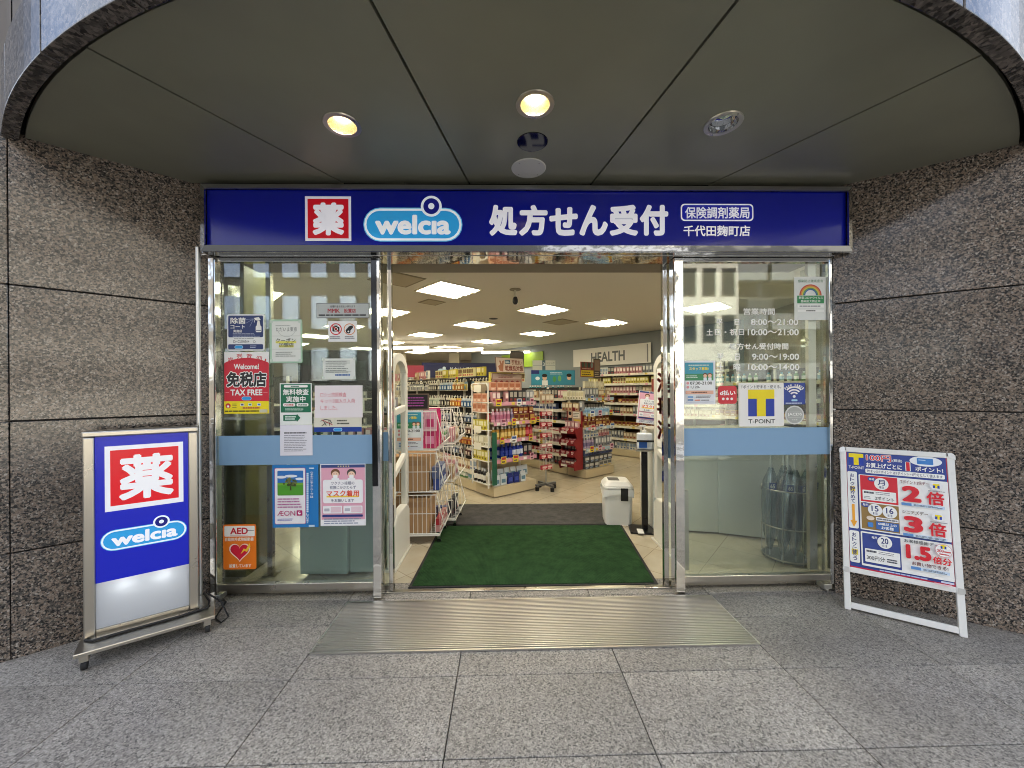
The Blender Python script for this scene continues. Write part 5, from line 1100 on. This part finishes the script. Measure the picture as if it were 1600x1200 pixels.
# red card stand
RWD = .34; FR = (*local(F3, LL2+.03, -.2), ANL)
REDC = paint('#7f1a20', .5); rs = empty('card_display_stand', (FR[0], FR[1], 0), ANL, 'red cardboard display stand with four tiers of packs', 'display stand')
B().box(0, RWD, .17, .19, .16, 1.2, REDC).build('back_panel', rs)
for q in (0, RWD-.01):
    B().prism([(q, .17, .16), (q, -.02, .16), (q, -.05, .27), (q, .04, .32), (q, -.05, .44), (q, .04, .5), (q, -.05, .63), (q, .04, .69), (q, -.02, .84), (q, .17, .88)], (.01, 0, 0), REDC).build('side_panel', rs)
gR = 'packs in the red card stand'
for k, z in enumerate((.26, .43, .62, .82)):
    B().prism([(.01, .17, z), (.01, -.04, z-.05), (.01, -.04, z-.01), (.01, -.03, z-.01), (.01, -.03, z-.04), (.01, .17, z+.01)], (RWD-.02, 0, 0), REDC).build('tray', rs)
    put(FR, 'redpack', .02, RWD, .0, z-.02, f"in the {('lowest', 'second', 'third', 'top')[k]} tray of the red card stand", gR, noun='pack', drop=0); put(FR, 'mix' if k % 2 else 'redpack', .02, RWD, .08, z, f"at the back of the {('lowest', 'second', 'third', 'top')[k]} tray, red card stand", gR, noun='pack', drop=0)
    B().box(.06, .2, -.052, -.05, z-.05, z-.01, paint('#e6e0d4', .5)).build('price_card', rs)
pp = Print(lambda x, y: (.015+(RWD-.03)*x, 1.18-.27*y), .4); pp._b = pp._y; pp._y = lambda: pp._b()+.17
pp.r(0, 0, 1, 1, '#6d181d'); pp.r(.03, .15, .97, .95, '#b59a86'); pp.c(.2, .45, .1, '#d9b69c', .18); pp.r(.06, .6, .34, .95, '#23222a'); pp.c(.2, .32, .1, '#1c1a1a', .12); pp.r(.42, .2, .9, .6, '#d9d4c8'); pp.r(.5, .68, .95, .92, '#d2b83a'); pp.dashes(.45, .25, .86, .55, 3, '#55504a'); pp.done(rs)
gP2 = 'goods on the side of the second end display'
for i, z in enumerate((.94, 1.14, 1.33)): put(FR, ('bluebox', 'mix', 'cream')[i], -.1, .36, .14 if i == 0 else .16, z+.25*(i == 0), f"on the {('lower', 'middle', 'upper')[i]} side hook of the second end display", gP2, drop=.1) if i else None
# wheeled spinner with red packs between the two units
sx_, sy_ = atZ(853, 765); sp_ = empty('spinner_rack', (sx_, sy_, 0), R(30), 'slim wheeled wire stand hung with red packs', 'display stand')
B().box(-.18, .18, -.02, .02, .07, .1, paint('#6f6f70', .4, .6)).box(-.02, .02, -.18, .18, .07, .1, paint('#6f6f70', .4, .6)).build('foot', sp_)
for q in ((.16, 0), (-.16, 0), (0, .16), (0, -.16)): B().lathe([(0, 0), (.03, .005), (.03, .06), (0, .065)], BLACK, 10, (q[0], q[1], 0), caps=False).build('castor', sp_)
B().lathe([(.012, .1), (.012, 1.45)], ALU, 8).build('pole', sp_)
gg = B()
for i in range(9): gg.tube([(-.12, -.02, .35+.14*i), (.12, -.02, .35+.14*i)], .004, WIRE, 4)
for q in (-.12, -.06, 0, .06, .12): gg.tube([(q, -.02, .3), (q, -.02, 1.5)], .0025, WIRE, 4)
gg.build('wire_grid', sp_)
FSP = (sx_, sy_, R(30))
for i, z in enumerate((.32, .48, .64, .8, .96, 1.12, 1.3)): put(FSP, 'redpack' if i < 6 else 'mix', -.12, .12, -.07, z, f"hung on the {('lowest', 'second', 'third', 'fourth', 'fifth', 'sixth', 'top')[i]} level of the slim wire stand", 'packs on the slim wire stand', noun='pack', drop=0)
# shelves along the health wall and the back unit with the blue picture boards
nx_, ny_ = dy_, -dx_   # out of the health wall into the shop
hang_ = atan2(dy_, dx_)
hb = (hx1+dx_*1.5+nx_*.5-dx_*3.2, hy1+dy_*1.5+ny_*.5-dy_*3.2); FH = (hb[0], hb[1], hang_); gH = 'goods on the shelves under the health sign'
gondola(hb[0], hb[1], hang_, 3.2, .45, 1.95, [.4, .68, .96, 1.2, 1.42, 1.64, 1.86], 'tall beige medicine shelves under the health sign', col='#6b4a38', rail='#e2dccb')
for i, z in enumerate((.155, .401, .681, .961, 1.201, 1.421, 1.641, 1.861)): put(FH, ('mix', 'mix', 'redbox', 'mix', 'redbox', 'mix', 'yellowbox', 'mix')[i], .04, 3.15, .06, z, f"on the {('foot', 'second', 'third', 'fourth', 'fifth', 'sixth', 'seventh', 'top')[i]} level under the health sign", gH, drop=.05, far=i != 5 and i != 7)
def on_wall(u0, v0, u1, v1):
    """photo box to wall coordinates along the health wall"""
    def hit(u, v):
        d = ray(u, v); wx, wy = hx0, hy0
        t = ((wx)*(-dy_)+(wy)*dx_)/(d[0]*(-dy_)+d[1]*dx_); q = (d[0]*t, d[1]*t, CH+d[2]*t)
        return ((q[0]-hx0)*dx_+(q[1]-hy0)*dy_, q[2])
    return hit(u0, v0), hit(u1, v1)
(wa, za), (wb, zb_) = on_wall(898, 570, 1019, 533.5)
FW = (hx0, hy0, hang_)
za = on_wall(960, 567, 960, 567)[0][1]-.05; zb_ = on_wall(960, 541, 960, 541)[0][1]
def d_health(p): p.r(.0, .0, 1, 1, '#e9e6e2'); p.t('HEALTH', .26, .26, .7, .8, '#6a6d72', .03); p.r(.955, .06, .97, .95, '#8a8d90')
hs = board('wall_sign', FW, wa, wb, -.06, za, zb_, '#d9d6d2', 'white wall sign reading health in grey capitals', draw=d_health)
hs2 = board('category_sign', FW, wa+1.15, wb-.02, -.08, za-.36, za-.07, '#7d9097', 'grey-blue cold medicine strip under the health sign', draw=lambda p: p.t('かぜ薬', .04, .2, .28, .8, '#e8ecec', .02))
(ga, _), (gb, _) = on_wall(785, 560, 850, 560)
board('accent_board', FW, ga, gb, -.04, 2.2, 2.62, '#86a51e', 'lime green wall panel left of the health sign', 'wall board')
# back unit with blue picture board
x, y = atZ(846, 712); FB = (x-.25, y+.1, R(10)); gB = 'goods on the back unit under the blue picture board'
gondola(FB[0], FB[1], FB[2], 1.25, .4, 1.45, [.4, .62, .84, 1.06, 1.28], 'black shelf unit under a blue picture board at the back', col='#151515')
for i, z in enumerate((.155, .401, .621, .841, 1.061, 1.281)): put(FB, ('mix', 'mix', 'redpack', 'mix', 'mix', 'greenbot')[i], .04, 1.2, .06, z, f"on the {('foot', 'second', 'third', 'fourth', 'fifth', 'top')[i]} level under the blue picture board", gB, far=i < 5)
put(FB, 'greenbot', .04, 1.2, .2, 1.46, 'atop the unit under the blue board', gB)
board('picture_board', FB, .1, 1.2, .25, 1.62, 1.98, '#2f7f9c', 'blue picture board with two dark-haired faces above the back unit', draw=lambda p: (p.r(.02, .04, .98, .96, '#3a8fae'), p.r(0, 0, .18, .25, '#232a6c'), p.c(.3, .52, .05, '#d9b69c', .16), p.c(.3, .36, .06, '#1d1b1b', .12), p.r(.24, .68, .37, 1, '#e4e6e8'), p.c(.86, .5, .05, '#d9b69c', .16), p.c(.86, .34, .06, '#1d1b1b', .12), p.dashes(.42, .12, .78, .3, 2, '#e2eef2'), p.c(.52, .6, .04, '#4f9a5a', .2), p.c(.64, .55, .04, '#6fb06a', .2), p.c(.14, .55, .05, '#e2eef2', .12)))
(x, y) = local(F1, .63, .4); board('hanging_sign', (x, y, R(8)), 0, .22, 0, 1.72, 2.12, '#2b2523', 'small dark brown hanging sign right of the hand care sign', draw=lambda p: (p.r(.06, .04, .94, .3, '#50463f'), p.dashes(.15, .38, .85, .92, 4, '#b58d7a', .6)))
x, y = atZ(838, 566, 2.25); board('hanging_sign', (x-.1, y, R(4)), 0, .62, 0, 2.03, 2.3, '#d2d2cc', 'white and slate aisle sign at the back', draw=lambda p: (p.r(.42, 0, .56, 1, '#4f6878'), p.t('ドリンク', .62, .18, .96, .38, '#5a6266', 0), p.r(.02, .48, .98, .52, '#9aa0a2'), p.t('3', .45, .2, .53, .55, '#e4e8ea', .02)))
# navy prescription counter sign at the back
x, y = atZ(640, 592, 1.98); x2, y2 = atZ(762, 574, 2.05)
NB = (-1.95, 9.2, R(12)); board('counter_sign', NB, 0, 2.2, 0, 1.82, 2.18, '#1b2150', 'navy prescription counter sign hanging behind the aisle shelf', draw=lambda p: (p.t('処方せん受付', .3, .28, .56, .76, '#c9cde0', .02), [None for _ in ()], p.r(.17, .4, .27, .72, '#a9c4e0', .05), p.c(.24, .36, .018, '#c9d8ea', .1)))
x, y = atZ(660, 580, 2.0); board('hanging_sign', (-1.95, 7.8, R(8)), 0, .33, 0, 1.78, 2.02, '#b5445c', 'plain pink hanging sign above the far end of the aisle shelf')
# promotion cards standing up from the shelf edges
pc_ = {c: B().box(-.045, .045, 0, .002, 0, .1, paint(c, .5)).box(-.035, .035, -.0015, 0, .055, .09, paint(k, .5)).box(-.03, .02, -.0015, 0, .015, .035, paint('#5a4a42', .5)).mesh('promo_card') for c, k in (('#e8e2d2', '#b8323a'), ('#d9c33a', '#b8323a'), ('#e4b9c4', '#7d3a55'), ('#e9e9e4', '#35589a'))}
cn = {'#e8e2d2': 'cream', '#d9c33a': 'yellow', '#e4b9c4': 'pink', '#e9e9e4': 'white'}
for F_, lab_, zz, wd_ in ((F1, 'end display', (.5, .78, 1.03, 1.31), .8), (F2, 'second end display', (.48, .84, 1.08, 1.34), .76), (FL, 'long aisle shelf', (.28, 1.66), 3.6), (F3, 'shelves by the red stand', (.53, .93, 1.33), 2.5)):
    for zi, z in enumerate(zz):
        for q in range(3):
            c = random.choice(list(pc_)); p0 = local(F_, wd_*(q+random.uniform(.25, .75))/3, -.035)
            tag(inst('promo_card', pc_[c], (*p0, z-.03), F_[2]+random.uniform(-.25, .25)), f'{cn[c]} promotion card, {ORD[q]} from left, {ORD[zi]} rail from below, {lab_}', 'promotion card', 'promotion cards on the shelf edges')
# odd boards on top of the second unit
board('header_sign', F2, .0, .34, .1, 1.72, 1.98, '#7d2a22', 'red and yellow picture header on the second end display', draw=lambda p: (p.r(.02, .55, .98, .95, '#d2b92e'), p.dashes(.08, .6, .92, .9, 2, '#3a2a1c'), [p.c(.15+.23*i, .2, .1, ('#3a4638', '#55604f', '#2f3a33', '#7d8a86')[i], .18) for i in range(4)], p.dashes(.1, .4, .9, .5, 1, '#e2c9b8')))
board('header_sign', F2, .37, .55, .12, 1.7, 2.05, '#4a3f38', 'narrow dark picture header on the second end display', draw=lambda p: (p.r(.1, .06, .9, .6, '#8a7464'), p.dashes(.12, .66, .88, .94, 3, '#c9b8a8')))
q = local(FH, 1.75, -.12); board('picture_board', (q[0], q[1], hang_+.1), 0, .42, 0, 1.38, 1.72, '#a3483e', 'red picture board with two faces on the medicine shelves', draw=lambda p: (p.c(.35, .5, .14, '#d9b69c', .2), p.c(.62, .5, .14, '#d9b69c', .2), p.c(.35, .36, .15, '#1d1b1b', .14), p.c(.62, .36, .15, '#1d1b1b', .14), p.r(.1, .8, .9, .95, '#d9c9b8')))
# distant shelf units to the left, seen through the left glass
gL = 'goods on the far left shelves'
for k, (x, y, an, w_, lab) in enumerate(((-4.9, 6.2, R(-40), 2.6, 'dark shelf unit of mixed goods behind the left glass'), (-6.9, 9.8, R(-20), 4.2, 'long shelf unit far back on the left'))):
    gondola(x, y, an, w_, .42, 1.7, [.45, .75, 1.05, 1.35], lab, col='#1c1a19')
    for i, z in enumerate((.155, .451, .751, 1.051, 1.351)): put((x, y, an), ('mix', 'greenbot', 'mix', 'redbox', 'mix')[i], .05, w_-.05, .06, z, f"on the {('foot', 'second', 'third', 'fourth', 'top')[i]} level of the {('dark unit behind the left glass', 'long far left unit')[k]}", gL, drop=.1, pitch=.1, far=True)

# ---------------------------------------------------------------- things just inside the glass
t_ = empty('grey_cabinet', (-1.35, 3.12, 0), R(-2), 'low grey cabinet with two door panels behind the left glass', 'cabinet')
GC2 = paint('#9fb0ac', .45)
B().box(-.3, .08, 0, .3, .03, .98, GC2).build('door', t_, bevel=.004); B().box(.09, .29, .03, .3, .03, .98, paint('#93a4a0', .45)).build('door', t_, bevel=.004); B().box(-.3, .29, .31, .34, .02, .99, paint('#7f8f8c', .5)).build('back', t_)
t_ = empty('monitor', (-1.62, 3.75, 0), R(8), 'black monitor on a dark pole behind the left glass', 'monitor')
B().box(-.34, .34, -.02, .03, 1.5, 1.9, BLACK).build('casing', t_, bevel=.012); B().box(-.325, .325, -.0235, -.0205, 1.52, 1.88, paint('#07080a', .1)).build('screen', t_); B().box(-.03, .03, .0, .05, .03, 1.5, BLACK).build('pole', t_); B().box(-.25, .25, -.15, .2, .002, .03, BLACK).build('foot', t_)
t_ = empty('steel_pole', (-1.92, 3.2, 0), 0, 'bare steel pole behind the left glass', 'pole'); B().box(-.02, .02, -.02, .02, .0, CZ, STEEL).build('shaft', t_); B().box(-.05, .05, -.05, .05, .001, .01, STEEL).build('foot_plate', t_)
# black goods rack behind the left glass
t_ = empty('goods_rack', (-2.1, 4.35, 0), R(-6), 'dark wire rack with black goods behind the left glass', 'rack')
for q in (0, 1.0): B().box(q, q+.03, 0, .03, .02, 1.45, BLACK).build('post', t_)
for z in (.3, .62, .94, 1.26): B().box(.03, 1.0, 0, .35, z-.02, z, paint('#2c2b2a', .5)).build('shelf', t_)
for i, z in enumerate((.301, .621, .941, 1.261)): put((-2.1, 4.35, R(-6)), 'mix', .05, .98, .03, z, f"on the {('lowest', 'second', 'third', 'top')[i]} shelf of the dark left rack", 'goods on the dark rack behind the left glass', noun='box', pitch=.1)
# chalk board on the near basket rack, poster on it, pink bags
q = empty('chalk_board', (RX+.12, RY+.03, 1.315), 0, 'small black board with purple chalk writing standing on the basket rack', 'board')
B().box(0, .25, 0, .012, 0, .16, paint('#6f5a48', .5)).build('frame', q); bb_ = B().box(.012, .238, -.002, 0, .012, .148, paint('#1b1518', .7)).build('slate', q)
p = Print(lambda x, y: (.012+.226*x, .148-.136*y), .8, step=.0003); p._b = p._y; p._y = lambda: p._b()-.0022
p.dashes(.12, .12, .9, .88, 4, '#a1509a', .45); p.done(bb_)
w0 = .27; p0 = (RX+.05, RY-.014)
ps_ = tag(B().box(0, w0, 0, .004, 0, .385, paint('#e6e9ee', .35)).build('poster', None, (p0[0], p0[1], .925)), 'blue and green staff wanted poster hung on the wire basket rack', 'poster')
p = Print(lambda x, y: (w0*(x-1067.5)/50, .385*(632-y)/68.5), .35); staff_poster(p, lambda x, y: (x, y)); p.done(ps_)
gb = 'pink bags in the top wire basket'
for i in range(3):
    for j in range(2): put((RX+.3, RY+.05+.13*i, 0), 'pinkbag', 0, .14, 0, .93+.17*j, f"in the {('front', 'middle', 'rear')[i]} {('lower', 'upper')[j]} spot of the top basket", gb, noun='bag', drop=0)
gb2 = 'packs in the back wire basket rack'
for k in range(3): 
    tn = ('lowest', 'middle', 'top')[k]
    put((RX+.56, RY+.5, R(87)), 'mix', 0, .36, .02, .112+.41*k, f"at the front of the {tn} back basket", gb2); put((RX+.56, RY+.5, R(87)), ('redpack', 'mix', 'greenbot')[k], 0, .36, .1, .112+.41*k, f"in the second row of the {tn} back basket", gb2); put((RX+.16, RY+.475, R(-3)), ('bluebox', 'mix', 'redpack')[k], 0, .3, .0, .112+.41*k, f"along the near side of the {tn} back basket", gb2)
    if k < 2:
        for q_ in (0, 1): put((RX+.475, RY+.02, R(88)), ('redpack', 'bluebox')[k], 0, .38, .0, .112+.41*k+q_*(.065, .115)[k], f"in the {('lower', 'upper')[q_]} layer at the front of the {tn} near basket", gb2)
# white waste bin
bx_, by_ = atZ(970, 822); t_ = empty('waste_bin', (bx_, by_+.15, 0), R(-8), 'white waste bin with a bag, black handle and domed lid', 'bin')
def tub(w0, d0, w1, d1, z0, z1, rad):
    a_ = rrect(-w0/2, -d0/2, w0/2, d0/2, rad); c_ = rrect(-w1/2, -d1/2, w1/2, d1/2, rad); n = len(a_); b = B(); k = b.mi(WHITE)
    b.v = [(p_[0], p_[1], z0) for p_ in a_]+[(p_[0], p_[1], z1) for p_ in c_]
    b.f = [tuple(range(n-1, -1, -1)), tuple(range(n, 2*n))]+[(i, (i+1) % n, n+(i+1) % n, n+i) for i in range(n)]; b.m = [k]*len(b.f); return b
tub(.29, .3, .31, .32, .0, .4, .05).build('body', t_, bevel=.006)
tub(.325, .335, .325, .335, .4, .43, .055).build('lid', t_, bevel=.01); tub(.325, .335, .24, .25, .431, .485, .05).build('lid_dome', t_, bevel=.012)
B().box(.02, .1, -.176, -.163, .28, .42, BLACK).build('handle', t_, bevel=.006); B().box(-.1, .02, -.08, .06, .4855, .489, paint('#4a4744', .5)).build('lid_flap', t_)
b = B()
for i in range(24):
    a_ = 2*pi*i/24; r0 = .165+.008*sin(5*a_); a2 = 2*pi*(i+1)/24; r2 = .165+.008*sin(5*a2)
    f_ = lambda r_, a_, z_: (max(-.168, min(.168, r_*1.35*cos(a_))), max(-.173, min(.173, r_*1.35*sin(a_))), z_)
    b.face([f_(r0, a_, .33+.025*sin(3*a_)), f_(r2, a2, .33+.025*sin(3*a2)), f_(r2, a2, .402), f_(r0, a_, .402)], paint('#e8e8e6', .3))
b.build('bag', t_)
# hand sanitizer stand
sx_, sy_ = 1.49, 4.05; t_ = empty('sanitizer_stand', (sx_, sy_, 0), R(-12), 'black pedal stand holding a white pump bottle', 'stand')
B().box(-.16, .16, -.13, .13, .004, .02, BLACK).build('base', t_, bevel=.004); B().box(-.03, .03, -.02, .03, .02, .86, BLACK).build('post', t_, bevel=.004); B().box(-.09, -.03, -.17, -.05, .022, .034, paint('#d6d4cd', .5)).build('pedal', t_); B().box(-.1, .1, -.1, .05, .855, .868, STEEL).build('tray', t_); B().box(-.012, .012, .03, .055, .86, 1.12, BLACK).build('back_post', t_); B().box(-.085, .085, -.078, -.072, .95, .97, BLACK).build('strap', t_)
bt = empty('pump_bottle', (sx_-.005, sy_-.015, .869), R(-12), 'white pump bottle with a blue label on the black pedal stand', 'bottle')
B().prism([(p_[0], p_[1], 0) for p_ in rrect(-.075, -.05, .075, .05, .02)], (0, 0, .17), paint('#dfe3e8', .3)).build('body', bt, bevel=.012); B().box(-.06, .02, -.0525, -.0505, .02, .09, paint('#2c5fb0', .4)).build('label_print', bt); B().lathe([(.02, .17), (.02, .2), (.008, .2), (.008, .235)], WHITE, 12).build('neck', bt); B().box(-.045, .015, -.012, .012, .235, .255, WHITE).build('pump_head', bt, bevel=.004)
mp_ = tag(B().box(-.13, .13, 0, .006, 0, .345, paint('#efeff2', .4)).build('notice_board', None, (1.53, 4.02, 1.135), R(-8)), 'tilted pink mask request board above the pump bottle', 'notice'); mp_.rotation_euler = (R(-6), R(7), R(-8))
p = Print(lambda x, y: (-.13+.26*(x-501)/70, .345*(822-y)/97.5), .35); mask_poster(p, lambda x, y: (x, y)); p.done(mp_)
# white counter behind the right glass
WC = paint('#d3d6d0', .4)
t_ = empty('counter', (2.2, 3.93, 0), 0, 'white panelled counter behind the right glass', 'counter')
B().prism([(-.62, .12, .02), (0, -.02, .02), (0, .5, .02), (-.62, .5, .02)], (0, 0, 1.02), WC).build('front_panel', t_, bevel=.004); B().prism([(.003, -.03, .02), (.95, -.42, .02), (.95, .4, .02), (.003, .45, .02)], (0, 0, 1.0), paint('#c9cec9', .4)).build('side_panel', t_, bevel=.004); B().prism([(-.64, .1, 1.045), (0, -.05, 1.045), (.97, -.45, 1.045), (.97, .5, 1.045), (-.64, .52, 1.045)], (0, 0, .03), paint('#b9b4a6', .4)).build('worktop', t_)
# umbrella stand with clear bagged umbrellas
ux, uy = 2.5, 3.35; t_ = empty('umbrella_stand', (ux, uy, 0), 0, 'round wire umbrella stand behind the right glass', 'umbrella stand')
for nm, z in (('ring', .62), ('ring', .3), ('ring', .03)):
    B().tube([(.19*cos(a_), .19*sin(a_), z) for a_ in [2*pi*i/24 for i in range(24)]], .006, STEEL, 6, closed=True).build(nm, t_, smooth=True)
for i in range(8): a_ = 2*pi*i/8; B().tube([(.19*cos(a_), .19*sin(a_), .0), (.19*cos(a_), .19*sin(a_), .62)], .004, STEEL, 6).build('rod', t_)
B().lathe([(0, .01), (.188, .012), (.188, .02), (0, .02)], paint('#6f777a', .4), 24, caps=False).build('drip_tray', t_)
VN = paint('#c3ccd0', .25)
for i, (dx, dy, num) in enumerate(((-.12, -.1, '65'), (-.02, -.13, '65'), (.08, -.11, '65'), (.14, -.02, '2'), (-.14, .02, '65'), (0, .05, '65'), (.1, .1, '65'))):
    u_ = empty('umbrella', (ux+dx, uy+dy, .024), R(i*9-20), f'folded clear umbrella with a blue tag, {ORD[i]} from left in the wire stand', 'umbrella', 'clear umbrellas in the wire stand')
    u_.rotation_euler = (R(random.uniform(-4, 4)), R(random.uniform(-5, 5)), R(random.uniform(-25, 25)))
    b = B(); prof = [(.012, .05), (.042, .2), (.058, .45), (.05, .66), (.015, .78)]; sg_ = 16; n = len(b.v)
    for j, (r_, z_) in enumerate(prof):
        for k in range(sg_): rr_ = r_*(1+.22*(k % 2)); a_ = 2*pi*k/sg_+j*.12; b.v.append((rr_*cos(a_), rr_*sin(a_), z_))
    for j in range(4):
        for k in range(sg_): b.f.append((j*sg_+k, j*sg_+(k+1) % sg_, (j+1)*sg_+(k+1) % sg_, (j+1)*sg_+k)); b.m.append(b.mi(CLEAR))
    b.build('folded_canopy', u_, smooth=True); B().lathe([(.004, .0), (.004, .8)], paint('#d9dde0', .3), 8).build('shaft', u_)
    B().tube([(0, 0, .8), (0, 0, .9), (.012, 0, .935), (.035, 0, .95), (.058, 0, .935), (.066, 0, .9)], .009, paint('#dfe3e4', .2), 8).build('handle', u_, smooth=True)
    tg = B().box(-.028, .028, -.066, -.064, .6, .66, paint('#23489a', .4)).build('size_tag', u_)
    p = Print(lambda x, y: (-.028+.056*x, .66-.06*y), .4, step=.0002); p._b = p._y; p._y = lambda: p._b()-.0665
    p.t(num, .2, .2, .8, .8, '#eef0f4', .03); p.done(tg)
# shelves of goods on the right side wall (seen dimly through the right glass)
gondola(4.2-.62, 6.6, R(-70), 2.6, .42, 1.8, [.45, .75, 1.05, 1.35, 1.6], 'shelf unit of mixed goods behind the right glass', col='#3a3532')
for i, z in enumerate((.155, .451, .751, 1.051, 1.351, 1.601)): put((3.58, 6.6, R(-70)), ('mix', 'bluebox', 'mix', 'redbox', 'mix', 'greenbot')[i], .05, 2.5, .06, z, f"on the {('foot', 'second', 'third', 'fourth', 'fifth', 'top')[i]} level behind the right glass", 'goods on the shelves behind the right glass', pitch=.1, drop=.1, far=True)

if FAR.f: tag(FAR.build('shelf_goods'), 'small goods filling the far shelves, too small to tell apart', kind='stuff')
